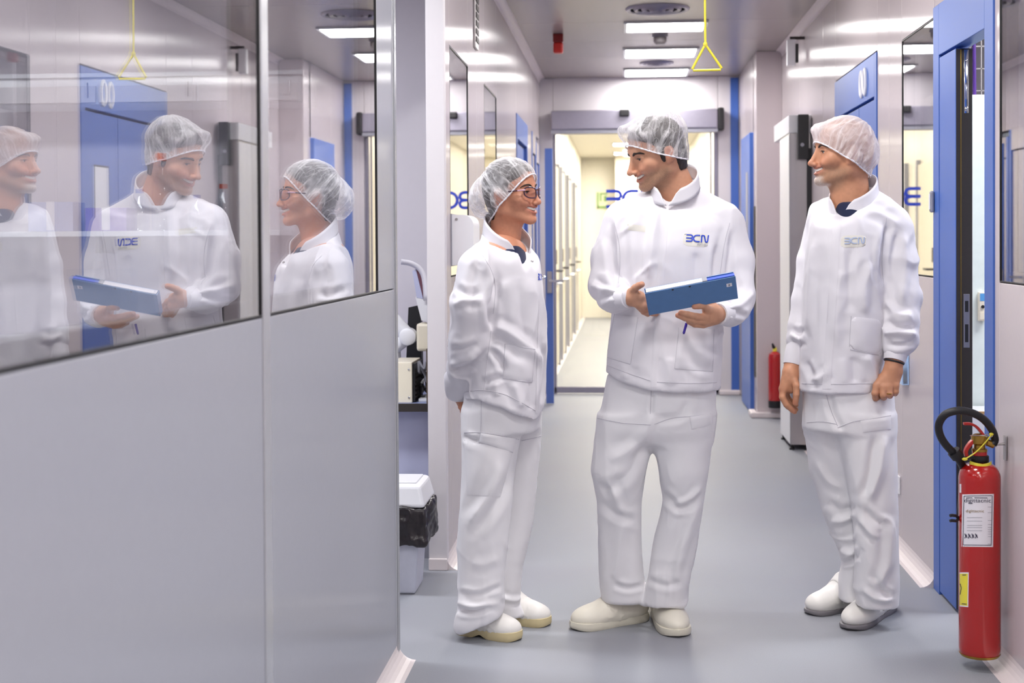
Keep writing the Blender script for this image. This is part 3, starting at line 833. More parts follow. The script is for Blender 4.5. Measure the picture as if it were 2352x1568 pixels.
def decal_strokes(name, bvh, strokes, org, ex, ey, w, mat, parent, off=.006):
    """lettering strokes laid onto a garment (photo pixels)"""
    m = MB(); org = np.array(org, float); ex = np.array(ex, float); ey = np.array(ey, float)
    for k, st in enumerate(strokes):
        st = np.array(st, float); dn = [st[0]]; sc_ = max(np.linalg.norm(ex), 1e-6)
        for a0, b0 in zip(st[:-1], st[1:]):
            n_ = max(1, int(np.linalg.norm(b0 - a0) * sc_ / 2.0))
            dn += [a0 + (b0 - a0) * (i + 1) / n_ for i in range(n_)]
        v, f = stroke(dn, w); q = []; bad = set()
        for i, a in enumerate(v):
            p = org + a[0] * ex + a[1] * ey; h = hit(bvh, p[0], p[1], off + .0001 * k)
            if h is None: bad.add(i); h = np.zeros(3)
            q.append(h)
        f = [t for t in f if not bad & set(t)]
        use = sorted({i for t in f for i in t}); mp = {a: b for b, a in enumerate(use)}
        m.add([q[i] for i in use], [tuple(mp[i] for i in t) for t in f])
    return m.build(name, mat, parent, fix=False)

# ---- figure materials
def fabric(name, col, weave=900.0, sub=0.0):
    m, nt, b = newmat(name)
    t = tex(nt, 'ShaderNodeTexNoise', 14.0, Detail=4.0); t2 = tex(nt, 'ShaderNodeTexNoise', weave, Detail=1.0)
    nt.links.new(mixrgb(nt, t.outputs['Fac'], tuple(c * .965 for c in col), tuple(min(1, c * 1.02) for c in col)), b.inputs['Base Color'])
    b.inputs['Roughness'].default_value = .75; b.inputs['Specular IOR Level'].default_value = .25
    b.inputs['Sheen Weight'].default_value = .15
    bump(nt, b, t2.outputs['Fac'], .08, .002)
    return m
M_COAT = fabric('white_cotton', srgb(228, 225, 231))
M_PANTS = fabric('white_trouser_cotton', srgb(240, 238, 241))
M_STITCH = fabric('shade_toned_stitching', srgb(204, 201, 209))  # darker than the cloth: edge shading at seams and pockets put into colour
M_NAVY = fabric('navy_shirt', srgb(26, 34, 66))
M_PATCHM = fabric('badge_cloth', srgb(226, 222, 214))
M_SHOEW = plain('white_leather', srgb(240, 237, 232), .4, 0, .03, 40, .05)
M_SHOEC = plain('cream_leather', srgb(240, 234, 218), .42, 0, .03, 40, .05)
M_SOLEB = plain('beige_rubber', srgb(216, 200, 156), .55, 0, .06)
M_SOLEC = plain('cream_rubber', srgb(232, 226, 208), .5, 0, .04)
M_SOLEG = plain('grey_rubber', srgb(128, 124, 128), .5, 0, .06)
M_HAIR = plain('dark_brown_hair', srgb(38, 28, 24), .5, 0, .4, 160, .5, stretch=(1, 1, .2))
M_BROW = plain('eyebrow_hair', srgb(50, 36, 30), .7, 0, .3, 300)
M_TOOTH = plain('teeth', srgb(244, 238, 228), .25)
M_PLUM = plain('plum_acetate', srgb(74, 48, 66), .2, 0, .15)
M_PINKT = plain('pale_pink_acetate', srgb(206, 164, 186), .3)
def vcol(name, rough=.48, bmp=.12, spec=.4):
    m, nt, b = newmat(name)
    a = nt.nodes.new('ShaderNodeVertexColor'); a.layer_name = 'tone'
    t = tex(nt, 'ShaderNodeTexNoise', 420.0, Detail=3.0)
    nt.links.new(mixrgb(nt, ramp(nt, t.outputs['Fac'], .3, .75), a.outputs[0], a.outputs[0]), b.inputs['Base Color'])
    b.inputs['Roughness'].default_value = rough; b.inputs['Specular IOR Level'].default_value = spec
    bump(nt, b, t.outputs['Fac'], bmp, .002)
    return m
M_SKIN = vcol('skin')
M_EYE = vcol('eyeball', .12, 0, .6)
def sheer(name, lo, hi, seed):
    """thin non-woven cap: creases are more opaque lines, the rest is half see-through"""
    m = bpy.data.materials.new(name); m.use_nodes = True; nt = m.node_tree; nt.nodes.clear(); MATS[name] = m
    out = nt.nodes.new('ShaderNodeOutputMaterial'); mx = nt.nodes.new('ShaderNodeMixShader')
    tr = nt.nodes.new('ShaderNodeBsdfTransparent'); tr.inputs[0].default_value = (1, .985, .99, 1)
    df = nt.nodes.new('ShaderNodeBsdfDiffuse'); df.inputs[0].default_value = (.93, .91, .93, 1)
    tl = nt.nodes.new('ShaderNodeBsdfTranslucent'); tl.inputs[0].default_value = (.93, .91, .93, 1)
    m2 = nt.nodes.new('ShaderNodeMixShader'); m2.inputs[0].default_value = .35
    nt.links.new(df.outputs[0], m2.inputs[1]); nt.links.new(tl.outputs[0], m2.inputs[2])
    at = nt.nodes.new('ShaderNodeAttribute'); at.attribute_name = 'capuv'
    acc = None
    for sc_, zs, wd, dist, amp in ((2.2, 4.0, .06, .5, .62), (5.0, 9.0, .05, .7, .34), (4.0, 26.0, .05, .8, .26), (0, 0, .3, 0.0, .14)):
        if sc_:
            mp = nt.nodes.new('ShaderNodeMapping'); mp.inputs['Scale'].default_value = (sc_, sc_, zs); mp.inputs['Location'].default_value = (seed * 3.7, sc_, 0)
            nt.links.new(at.outputs['Vector'], mp.inputs[0])
            t = nt.nodes.new('ShaderNodeTexNoise'); t.inputs['Scale'].default_value = 1.0; t.inputs['Detail'].default_value = 1.0; t.inputs['Distortion'].default_value = dist
            nt.links.new(mp.outputs[0], t.inputs['Vector'])
        else:
            t = tex(nt, 'ShaderNodeTexNoise', 230.0, Detail=2.0)
        s = nt.nodes.new('ShaderNodeMath'); s.operation = 'SUBTRACT'; nt.links.new(t.outputs['Fac'], s.inputs[0]); s.inputs[1].default_value = .5
        a = nt.nodes.new('ShaderNodeMath'); a.operation = 'ABSOLUTE'; nt.links.new(s.outputs[0], a.inputs[0])
        r = nt.nodes.new('ShaderNodeMapRange'); r.inputs[1].default_value = 0; r.inputs[2].default_value = wd; r.inputs[3].default_value = amp; r.inputs[4].default_value = 0
        nt.links.new(a.outputs[0], r.inputs[0])
        if acc is None: acc = r.outputs[0]
        else:
            ad = nt.nodes.new('ShaderNodeMath'); ad.operation = 'ADD'; nt.links.new(acc, ad.inputs[0]); nt.links.new(r.outputs[0], ad.inputs[1]); acc = ad.outputs[0]
    lw = nt.nodes.new('ShaderNodeLayerWeight'); lw.inputs[0].default_value = .35
    md = nt.nodes.new('ShaderNodeMath'); md.operation = 'MULTIPLY'; nt.links.new(lw.outputs['Facing'], md.inputs[0]); md.inputs[1].default_value = .45
    ad = nt.nodes.new('ShaderNodeMath'); ad.operation = 'ADD'; nt.links.new(acc, ad.inputs[0]); nt.links.new(md.outputs[0], ad.inputs[1])
    fi = nt.nodes.new('ShaderNodeMapRange'); fi.inputs[1].default_value = 0; fi.inputs[2].default_value = 1; fi.inputs[3].default_value = lo; fi.inputs[4].default_value = hi
    nt.links.new(ad.outputs[0], fi.inputs[0]); nt.links.new(fi.outputs[0], mx.inputs[0])
    nt.links.new(tr.outputs[0], mx.inputs[1]); nt.links.new(m2.outputs[0], mx.inputs[2]); nt.links.new(mx.outputs[0], out.inputs[0])
    return m
M_CAPA = sheer('sheer_cap', .11, .95, 1)
M_CAPD = sheer('dense_cap', .5, .98, 2)
M_BAND = fabric('elastic_band', srgb(240, 238, 244))

# ---- head in its own frame: x = subject's right, y = forward, z = up, origin between the eyes inside the skull
def head_ops(g, P, detail=True):
    jw = P.get('jaw', 1.0); ck = P.get('cheek', 1.0)
    g.ell((0, -.008, .034), (.076, .099, .084), .01)
    g.ell((0, -.03, -.01), (.068, .072, .075), .03)
    g.ell((0, .033, -.02), (.06, .056, .08), .025)
    g.ell((0, .058, -.072), (.035 * jw, .03, .04), .02)
    for s in (-1, 1):
        g.cone((s * .052 * jw, -.002, -.068), (s * .016, .072, -.103), .016, .014, .02)
        g.cone((s * .058, -.002, -.02), (s * .052 * jw, -.004, -.066), .016, .016, .02)
        g.ell((s * .043, .056, -.030), (.022 * ck, .024, .021), .02)
    g.ell((0, .082, -.103), (.02, .016 * P.get('chin', 1.0), .016), .018)
    g.cone((0, -.028, -.055), (0, -.048, -.23), .055 * P.get('neck', 1), .06 * P.get('neck', 1), .03)
    g.cone((0, .01, -.09), (0, -.012, -.22), .034 * P.get('neck', 1), .036 * P.get('neck', 1), .03)
    if not detail: return
    g.cone((-.03, .078, .022), (.03, .078, .022), .0115 * P.get('brow', 1), .0115 * P.get('brow', 1), .014)
    nl = P.get('nose', 1.0); nz = P.get('nosez', -.042)
    for s in (-1, 1):
        g.ell((s * .032, .0965, -.002), (.017, .016, .0115), .008, cut=True)
    g.cone((0, .082, .012), (0, .086, nz + .004), .0105, .015, .012)
    g.cone((0, .088, .01), (0, .090 + .022 * nl, nz + .006), .0075, .0092, .009)
    g.ell((0, .093 + .022 * nl, nz), (.0105, .0115, .0096), .009)
    for s in (-1, 1):
        g.ell((s * .0125, .09 + .013 * nl, nz - .003), (.0075, .011, .0078), .005)
        g.ell((s * .0065, .093 + .016 * nl, nz - .0115), (.0036, .006, .0032), .002, cut=True)
        # eyelids
        g.cone((s * .0195, .0845, .0035 - P.get('lid', 0)), (s * .044, .0765, .002 - P.get('lid', 0)), .0050 + .3 * P.get('lid', 0), .0044 + .3 * P.get('lid', 0), .004)
        g.cone((s * .02, .0835, -.0085 + .4 * P.get('lid', 0)), (s * .043, .0765, -.0085 + .4 * P.get('lid', 0)), .0042, .0040, .004)
        # smile fold and cheek
        g.cone((s * .019, .096, -.046), (s * .036, .078, -.068), .0022, .002, .005, cut=True)
        g.ell((s * .034, .074, -.042), (.016, .017, .014), .012)
        # ear
        g.ell((s * .0775, -.012, -.014), (.0075, .019, .031), .006)
        g.cone((s * .076, .0, -.008), (s * .074, .003, -.04), .006, .0075, .006)
        g.ell((s * .0855, -.006, -.012), (.006, .010, .017), .003, cut=True)
    mz = -.0685; o = P.get('smile', 1.0)
    g.ell((0, .078, mz - .002), (.03, .02, .02), .012)
    def mouth(y, z, w=1.0, c=.0): return [(x * w, y - .031 * (abs(x) / .034) ** 2.0, z + .0135 * o * (abs(x) / .034) ** 1.7 + c) for x in (-.034, -.023, -.0115, 0, .0115, .023, .034)]
    up = mouth(.0985, mz + .0085); lo = mouth(.0965, mz - .0115, .9, -.001)
    g.tube(up, [.0028, .0042, .005, .0046, .005, .0042, .0028], .005)
    g.tube(lo, [.0028, .0048, .0058, .006, .0058, .0048, .0028], .005)
    g.tube(mouth(.1, mz - .001), [.0026, .0058, .0070, .0072, .0070, .0058, .0026], .0018, cut=True)
    g.cone((-.014, .099, -.088), (.014, .099, -.088), .004, .004, .008, cut=True)
HLO, HHI = (-.105, -.15, -.225), (.105, .15, .135)
def paint_head(v, P):
    base = np.array(P['skin']); C = np.repeat(base[None, :], len(v), 0)
    x, y, z = v.T
    def m(cx, cy, cz, r, sym=True):
        ax = np.abs(x) if sym else x
        return np.exp(-(((ax - cx) / r[0]) ** 2 + ((y - cy) / r[1]) ** 2 + ((z - cz) / r[2]) ** 2))[:, None]
    red = np.array(P.get('red', (.50, .15, .10)))
    for (c, r, a) in (((.04, .07, -.036), (.022, .03, .02), .34), ((0, .115, -.042), (.014, .02, .014), .4), ((.08, -.01, -.012), (.012, .03, .034), .45), ((0, .085, -.1), (.02, .02, .018), .15)):
        w = m(*c, r) * a; C = C * (1 - w) + red * w
    front = (y > .06)[:, None]
    mzc = -.0685 + .0135 * (np.abs(x) / .034) ** 1.7
    lip = np.exp(-((z - mzc + .0022) / .0172) ** 4) * np.exp(-(np.abs(x) / .034) ** 6) * (y > .055)
    C = C * (1 - .62 * lip[:, None]) + np.array(P.get('lip', (.44, .13, .11))) * .62 * lip[:, None]
    inner = np.exp(-((z - mzc) / .0062) ** 4) * np.exp(-(np.abs(x) / .034) ** 6) * (y > .05) * (y < .0935 - .031 * (x / .034) ** 2)
    C = C * (1 - .85 * inner[:, None]) + np.array((.10, .03, .025)) * .85 * inner[:, None]
    lid = m(.032, .085, .003, (.016, .02, .004)) * .35; C = C * (1 - lid) + np.array((.16, .07, .05)) * lid
    if 'stubble' in P:
        a, col = P['stubble']
        s = np.clip((-.045 - z) / .02, 0, 1) * np.clip((z + .15) / .03, 0, 1) * np.clip((y + .02 + .3 * (z + .06)) / .03, 0, 1)
        s = np.maximum(s, .8 * np.exp(-((z + .055) / .007) ** 2) * (np.abs(x) < .03) * (y > .07))
        s = s * (1 - lip) * (.75 + .25 * vnoise(v * 500, 3))
        C = C * (1 - a * s[:, None]) + np.array(col) * a * s[:, None]
    if 'goatee' in P:
        s = np.clip((-.083 - z) / .008, 0, 1) * np.clip((.034 - np.abs(x)) / .01, 0, 1) * np.clip((y - .045) / .015, 0, 1)
        s *= np.clip(.75 + .45 * vnoise(v * np.array((900, 900, 300)), 4), 0, 1)
        C = C * (1 - s[:, None]) + np.array(P['goatee']) * s[:, None]
    return np.clip(C * (1 + .05 * vnoise(v * 130, 9)[:, None]), 0, 1)
class Head:
    def __init__(s, org, yaw, pitch, roll, scale, P):
        """yaw: 0 faces the camera, + turns to the photo's left; pitch: + looks down"""
        ps, th = math.radians(yaw), math.radians(pitch)
        f = np.array([-math.sin(ps) * math.cos(th), -math.cos(ps) * math.cos(th), -math.sin(th)])
        rgt = np.cross(f, (0, 0, 1)); rgt /= np.linalg.norm(rgt); u = np.cross(rgt, f)
        a = math.radians(roll); r2 = rgt * math.cos(a) + u * math.sin(a); u2 = -rgt * math.sin(a) + u * math.cos(a)
        s.R = np.stack([r2, f, u2], 1); s.o = np.array(org, float); s.s = scale; s.P = P
    def w(s, v): return s.o + (np.asarray(v, float) * s.s) @ s.R.T
    def l(s, v): return ((np.asarray(v, float) - s.o) @ s.R) / s.s
    def mesh(s, h=.0026):
        g = SDF(HLO, HHI, h); head_ops(g, s.P); V, F = g.mesh(1)
        return s.w(V), F, paint_head(V, s.P)
def cap_mesh(H, blobs, b0, b1, name, mat, parent, curve=0.0, pleats=34, lift=.009, seed=3, taper=.05, bandr=.0028, wr=.0035, fw=1.0):
    """bouffant cap ballooning above an elastic band that runs through b0 (front) and b1 (nape), given as (forward, up)"""
    h = .0045
    lo = np.array((-.13, -.2, -.16)); hi = np.array((.13, .17, .18))
    a = SDF(lo, hi, h); head_ops(a, H.P, False)
    for s_ in (-1, 1): a.ell((s_ * .0775, -.012, -.014), (.009, .02, .032), .006)
    b = SDF(lo, hi, h)
    for c, r in blobs: b.ell(c, r, .03)
    b0 = np.array(b0); b1 = np.array(b1); t = (b0 - b1) / np.linalg.norm(b0 - b1); nb = np.array((-t[1], t[0]))
    yy = a.ax[1][None, :, None]; zz = a.ax[2][None, None, :]
    def gfun(y, z):
        q = ((y - b1[0]) * t[0] + (z - b1[1]) * t[1]) / np.linalg.norm(b0 - b1)
        return (y - b1[0]) * nb[0] + (z - b1[1]) * nb[1] + curve * 4 * q * (1 - q)
    gg = gfun(yy, zz) + 0 * a.ax[0][:, None, None]
    w = np.clip(gg / taper, 0, 1); w = w * w * (3 - 2 * w)
    d = (a.d - lift) * (1 - w) + np.minimum(b.d, a.d - lift) * w
    V, F = nets(d.astype(np.float32), lo, h, 2)
    N = vnorm(V, F); g = gfun(V[:, 1], V[:, 2])
    axis = np.array((0, nb[0], nb[1])); e1 = np.array((0, t[0], t[1])); cen = np.array((0, (b0[0] + b1[0]) / 2, (b0[1] + b1[1]) / 2))
    th = np.arctan2(V[:, 0], (V - cen) @ e1)
    nzz = vnoise(np.stack([np.cos(th) * 3, np.sin(th) * 3, g * 20], 1), seed)
    fall = np.exp(-np.clip(g, 0, 1) / .035)
    D = .0026 * fall * np.cos(pleats * th + 2.5 * nzz) + wr * np.clip(g / .03, 0, 1) * (1 - 2 * np.abs(vnoise(np.stack([np.cos(th) * 4.5, np.sin(th) * 4.5, g * 14], 1) + .3 * vnoise(V * 25, seed + 2)[:, None], seed + 1)))
    D += .0016 * np.clip(g / .02, 0, 1) * (1 - 2 * np.abs(vnoise(V * 48, seed + 4)))
    V = V + N * D[:, None]
    # cut along the band (flatten the curved cut first)
    me = mesh_np(name, V, F); bm = bmesh.new(); bm.from_mesh(me)
    gl = bm.verts.layers.float.new('g'); cu = bm.verts.layers.float_vector.new('capuv'); bm.verts.ensure_lookup_table()
    for i_, q in enumerate(bm.verts): q[cu] = Vector((math.cos(th[i_]), math.sin(th[i_]), g[i_]))
    for q in bm.verts: q[gl] = float(gfun(q.co[1], q.co[2]))
    kill = [p for p in bm.faces if min(q[gl] for q in p.verts) < 0]
    bmesh.ops.delete(bm, geom=kill, context='FACES')
    # keep the largest island
    seen = set(); best = []
    for v0 in bm.verts:
        if v0 in seen or not v0.link_faces: continue
        st = [v0]; isl = []; seen.add(v0)
        while st:
            x = st.pop(); isl.append(x)
            for e in x.link_edges:
                o = e.other_vert(x)
                if o not in seen: seen.add(o); st.append(o)
        if len(isl) > len(best): best = isl
    keep = set(best); bmesh.ops.delete(bm, geom=[q for q in bm.verts if q not in keep], context='VERTS')
    bd = [q for q in bm.verts if any(len(e.link_faces) == 1 for e in q.link_edges)]
    for q in bd:                                   # slide the rim exactly onto the band
        dg = q[gl]; q.co[1] -= nb[0] * dg; q.co[2] -= nb[1] * dg
    loop = []
    if bd:
        bs = sorted(bd, key=lambda q: math.atan2(q.co[0], (np.array(q.co) - cen) @ e1))
        loop = [np.array(q.co) for q in bs]
    for q in bm.verts: q.co = Vector(H.w(np.array(q.co)))
    bm.to_mesh(me); bm.free()
    me.polygons.foreach_set('use_smooth', np.ones(len(me.polygons), bool)); me.update()
    o = link(name, me, mat, parent)
    if loop:
        # average to a clean ring
        an = np.array([math.atan2(p[0], (p - cen) @ e1) for p in loop]); P = np.array(loop); nn = 72; ring = []
        for k in range(nn):
            a0 = -math.pi + 2 * math.pi * k / nn; dd = np.abs((an - a0 + math.pi) % (2 * math.pi) - math.pi); m = dd < .12
            if m.any(): ring.append(P[m].mean(0))
        ring = np.array(ring)
        MB().tube(H.w(ring), [bandr * (1 + .25 * math.sin(k * 2.3)) for k in range(len(ring))], 6, closed=True).build('elastic_band', M_BAND, o)
    return o
def face_parts(H, parent, brow=(0, 1.0), gaze=(0, 0), iris=(.05, .025, .015), teeth=True, squint=0.0, brow_mat=None):
    for s in (-1, 1):
        m = MB(); c = np.array((s * .0318, .0735, -.0025)); r = .0118
        m.ellipsoid((0, 0, 0), (r, r, r), 20, 14)
        v = np.array(m.v); dr = np.array((gaze[0], 1.0, gaze[1]), float); dr /= np.linalg.norm(dr)
        ca = (v @ dr) / r
        C = np.where(ca[:, None] > .95, (.005, .004, .004), np.where(ca[:, None] > .84, iris, (.55, .50, .48)))
        me = mesh_np('eye', H.w(v + c), m.f); setcol(me, 'tone', C); link('eye', me, M_EYE, parent)
        b = crom([(s * .014, .0935, .0165 + brow[0]), (s * .028, .0925, .0225 + brow[0]), (s * .043, .0815, .021 + brow[0]), (s * .053, .067, .013 + brow[0])], 12)
        rr = np.interp(np.linspace(0, 1, 12), [0, .25, .7, 1], [.0022, .0032, .0026, .0009]) * brow[1]
        b[:, 1] -= rr * .35; MB().tube(H.w(b), rr * 1.12 * H.s, 8).build('eyebrow', brow_mat or M_BROW, parent)
        ld = H.P.get('lid', 0); l = crom([(s * .0205, .0872, .0006 - ld), (s * .032, .0878, .0018 - 1.2 * ld), (s * .0445, .079, -.0005 - ld)], 9)
        MB().tube(H.w(l), [.0006, .0011, .0014, .0015, .0016, .0016, .0015, .0013, .0007], 6).build('eyelashes', M_HAIR, parent)
    if teeth:
        m = MB(); mz = -.0672; xs = np.linspace(-.0275, .0275, 67); v = []; n = len(xs)
        for j, (dz, dy) in enumerate(((.0068, -.002), (.004, 0), (0, .0006), (-.0038, 0), (-.005, -.0022))):
            for x in xs:
                gr = abs(math.sin(math.pi * (x + .0034) / .0068)) ** .35
                v.append((x, .0963 + dy - .0009 * (1 - gr) - .031 * (abs(x) / .034) ** 2, mz + dz * (1 if dz > 0 else .8 + .2 * gr) * (1 - .35 * (abs(x) / .0275) ** 3) + .013 * (abs(x) / .034) ** 1.7))
        m.add(v, [(j * n + i, j * n + i + 1, (j + 1) * n + i + 1, (j + 1) * n + i) for j in range(4) for i in range(n - 1)], True)
        m.v = [tuple(q) for q in H.w(np.array(m.v))]
        m.build('teeth', M_TOOTH, parent, fix=False)
def hair_mesh(H, parent, line, mat, grow=.003):
    h = .0045; g = SDF((-.11, -.14, -.17), (.11, .13, .15), h); head_ops(g, H.P, False)
    g.d -= grow
    x = g.ax[0][:, None, None]; y = g.ax[1][None, :, None]; z = g.ax[2][None, None, :]
    ly, lz = zip(*line)
    g.d = np.maximum(g.d, (np.interp(y, ly, lz) - z) * .6 + 0 * x).astype(np.float32)
    V, F = g.mesh(1); N = vnorm(V, F)
    V = V + N * (.0022 * (1 - 2 * np.abs(vnoise(V * np.array((60, 60, 22)), 5))))[:, None]
    return link('hair', mesh_np('hair', H.w(V), F), mat, parent)
def hand_mesh(wrist, palm, fingers, h=.0021, nail=None):
    """wrist: [(p, r)...] arm chain ending in the palm; palm: [(a, b, ra, rb)]; fingers: [(pts, radii)]"""
    P = [q for q, _ in wrist] + [x for a, b, _, _ in palm for x in (a, b)] + [x for pts, _ in fingers for x in pts]
    lo = np.min(P, 0) - .05; hi = np.max(P, 0) + .05
    g = SDF(lo, hi, h)
    for i in range(len(wrist) - 1): g.cone(wrist[i][0], wrist[i + 1][0], wrist[i][1], wrist[i + 1][1], .012)
    for a, b, ra, rb in palm: g.cone(a, b, ra, rb, .012)
    f = SDF(lo, hi, h)
    for pts, rr in fingers:
        t = SDF(lo, hi, h); t.tube([np.array(q) for q in pts], rr, .003)
        f.d = smin(f.d, t.d, .0025)
    g.d = smin(g.d, f.d, .007)
    V, F = g.mesh(1)
    return V, F
def skin_hand(V, skin, tips=(), red=(.52, .17, .11)):
    C = np.repeat(np.array(skin)[None, :], len(V), 0)
    for p, r in tips:
        w = np.exp(-((V - np.array(p)) ** 2).sum(1) / r ** 2)[:, None] * .45; C = C * (1 - w) + np.array(red) * w
    return np.clip(C * (1 + .09 * vnoise(V * 90, 5)[:, None]), 0, 1)
def joined(name, parts, mat):
    V = []; F = []; C = []; b = 0
    for v, f, c in parts: V.append(v); F.append(f + b); C.append(c); b += len(v)
    me = mesh_np(name, np.concatenate(V), np.concatenate(F)); setcol(me, 'tone', np.concatenate(C)); me.materials.append(mat)
    return me
def under_body(chains, skin, h=.012):
    P = np.array([p for pts, rr in chains for p in pts]); g = SDF(P.min(0) - .2, P.max(0) + .2, h)
    for pts, rr in chains: g.tube([np.array(p) for p in pts], rr, .03)
    V, F = g.mesh(2); return V, F, np.repeat(np.array(skin)[None, :], len(V), 0)
def neck_cut(g, c, fd, r, tilt, deep=.0):
    """opens a garment at the neck along the tilted collar seam"""
    fd = np.array(fd, float) / np.linalg.norm(fd)
    def fn(x, y, z):
        u = ((x - c[0]) * fd[0] + (y - c[1]) * fd[1]) / r; q = np.sqrt((x - c[0]) ** 2 + (y - c[1]) ** 2)
        return np.maximum(q - r * 1.75, c[2] - .004 - tilt * u - z) + 0 * z
    g.put((c[0] - .15, c[1] - .15, c[2] - .15), (c[0] + .15, c[1] + .15, c[2] + .2), fn, .012, cut=True)
    g.tube([np.array(c) + (0, 0, .1), np.array(c) - (0, 0, .01)], [r * .86, r * .78], .006, cut=True)
def collar(name, c, fd, r, tilt, h, gap, vee, mat, parent, th=.0045, n=72, flare=.0):
    """stand collar round the neck, open in front"""
    fd = np.array(fd, float) / np.linalg.norm(fd); sd = np.array((-fd[1], fd[0])); v = []; f = []; rows = 5
    for j in range(rows + 1):
        t = j / rows
        for i in range(n):
            e = 2 * i / (n - 1) - 1; fr = max(0, abs(e) - .55) / .45
            ph = math.pi * (1 + e * (1 - (gap + vee * t) / 180.0))
            rr = r * (1.06 - .08 * t + flare * fr * t); hh = h * (1 - .35 * max(0, abs(e) - .93) / .07)
            q = (fd * math.cos(ph) + sd * math.sin(ph)) * rr
            zz = c[2] - tilt * math.cos(ph) + (hh + .013) * t - .013
            v.append((c[0] + q[0], c[1] + q[1], zz))
    for j in range(rows):
        for i in range(n - 1): f.append((j * n + i, j * n + i + 1, (j + 1) * n + i + 1, (j + 1) * n + i))
    o = link(name, mesh_np(name, v, f), mat, parent)
    md = o.modifiers.new('thickness', 'SOLIDIFY'); md.thickness = th; md.offset = 0
    return o
def cuff_mesh(a, b, ra, rb, mat, parent, n=40, ribs=True):
    """knitted cuff around a wrist"""
    a = np.array(a); b = np.array(b); t = (b - a) / np.linalg.norm(b - a); u = np.cross(t, (0, 1, 0)); u /= np.linalg.norm(u); w = np.cross(t, u)
    v = []; f = []; rows = 8
    prof = [(q, 0) for q in np.linspace(0, 1, rows)] + [(1.0, -.006), (.7, -.008)]
    for (q, dr) in prof:
        for k in range(n):
            r = ra + (rb - ra) * q + dr + (.0009 if ribs and k % 2 and dr == 0 else 0) + .002 * math.sin(q * math.pi)
            al = 2 * math.pi * k / n; v.append(a + (b - a) * q + r * (u * math.cos(al) + w * math.sin(al)))
    for i in range(len(prof) - 1):
        for k in range(n): f.append((i * n + k, i * n + (k + 1) % n, (i + 1) * n + (k + 1) % n, (i + 1) * n + k))
    return MB().add(v, f, True).build('cuff', mat, parent)
def shoe(heel, toe, mat, smat, parent, width=.1, height=1.0, sole=.026, L=None, strap=None, arch=False):
    """clog-like work shoe; heel and toe are floor points"""
    heel = np.array(heel, float); toe = np.array(toe, float); heel[2] = toe[2] = 0
    d = toe - heel; Lr = np.linalg.norm(d); y = d / Lr; x = np.array((y[1], -y[0], 0)); k = Lr / .28; kw = width / .1
    def W(v): v = np.asarray(v, float); return heel + v[:, :1] * kw * x + (v[:, 1:2] * k) * y + np.array((0, 0, 1.0)) * v[:, 2:3]
    g = SDF((-.075, -.03, -.005), (.075, .31, .15), .0034)
    g.ell((0, .205, .036), (.048, .072, .036 * height), .02)
    g.ell((-.002, .14, .044), (.044, .09, .042 * height), .02)
    g.ell((0, .055, .05), (.038, .058, .05), .02)
    g.cone((0, .15, .052 * height), (0, .09, .092 * height), .034, .037, .02)
    g.cone((0, .06, .05), (0, .062, .1), .036, .036, .02)
    g.plane((0, 0, sole - .008), (0, 0, -1), .004)
    V, F = g.mesh(2); N = vnorm(V, F)
    V = V + N * (.0016 * (1 - 2 * np.abs(vnoise(V * np.array((22, 60, 40)), 11))) * np.exp(-((V[:, 1] - .15) / .05) ** 2))[:, None]
    o = link('shoe', mesh_np('shoe', W(V), F), mat, parent)
    yy = np.linspace(0, 1, 30); half = []
    for t in yy:
        w = np.interp(t, [0, .03, .1, .25, .42, .6, .75, .88, .96, 1], [.0, .02, .034, .038, .037, .044, .049, .045, .028, 0.0])
        half.append((w, t * .285 - .004))
    out = half + [(-w, q) for w, q in half[::-1]][1:-1]
    m = MB(); rings = [(.965, .0), (1.0, .003), (1.02, sole * .6), (1.0, sole), (.9, sole + .003)]; n = len(out); v = []; f = []
    for sc_, z in rings:
        for (a, b) in out:
            hz = z
            lift = .008 * max(0, (b - .235) / .05) ** 2 + (.012 * math.exp(-((b - .115) / .022) ** 2) if (arch and z < .004) else 0)
            v.append((a * sc_, .14 + (b - .14) * (1 + (sc_ - 1) * .6), hz + (lift if z < sole * .5 else lift * .5)))
    for i in range(len(rings) - 1):
        for q in range(n): f.append((i * n + q, i * n + (q + 1) % n, (i + 1) * n + (q + 1) % n, (i + 1) * n + q))
    f.append(tuple(range(n))[::-1]); f.append(tuple((len(rings) - 1) * n + q for q in range(n)))
    m.add(W(np.array(v)), f, True); m.build('sole', smat, o)
    if strap:
        y0, y1 = strap; bv = BVHTree.FromPolygons([Vector(q) for q in W(V)], [tuple(q) for q in F])
        v = []; f = []; nu, nv = 6, 22
        for j in range(nu + 1):
            for i in range(nv + 1):
                al = math.radians(-82 + 164 * i / nv); yc = y0 + (y1 - y0) * j / nu
                org = W(np.array([[0, yc, .03]]))[0]; dr = math.sin(al) * x + math.cos(al) * np.array((0, 0, 1.0))
                r = bv.ray_cast(Vector(org + dr * .25), Vector(-dr)); p = np.array(r[0]) if r[0] else org
                v.append(p + dr * .003)
        for j in range(nu):
            for i in range(nv): f.append((j * (nv + 1) + i, j * (nv + 1) + i + 1, (j + 1) * (nv + 1) + i + 1, (j + 1) * (nv + 1) + i))
        st = link('strap', mesh_np('strap', v, f), mat, o); md = st.modifiers.new('thickness', 'SOLIDIFY'); md.thickness = .003
    return o
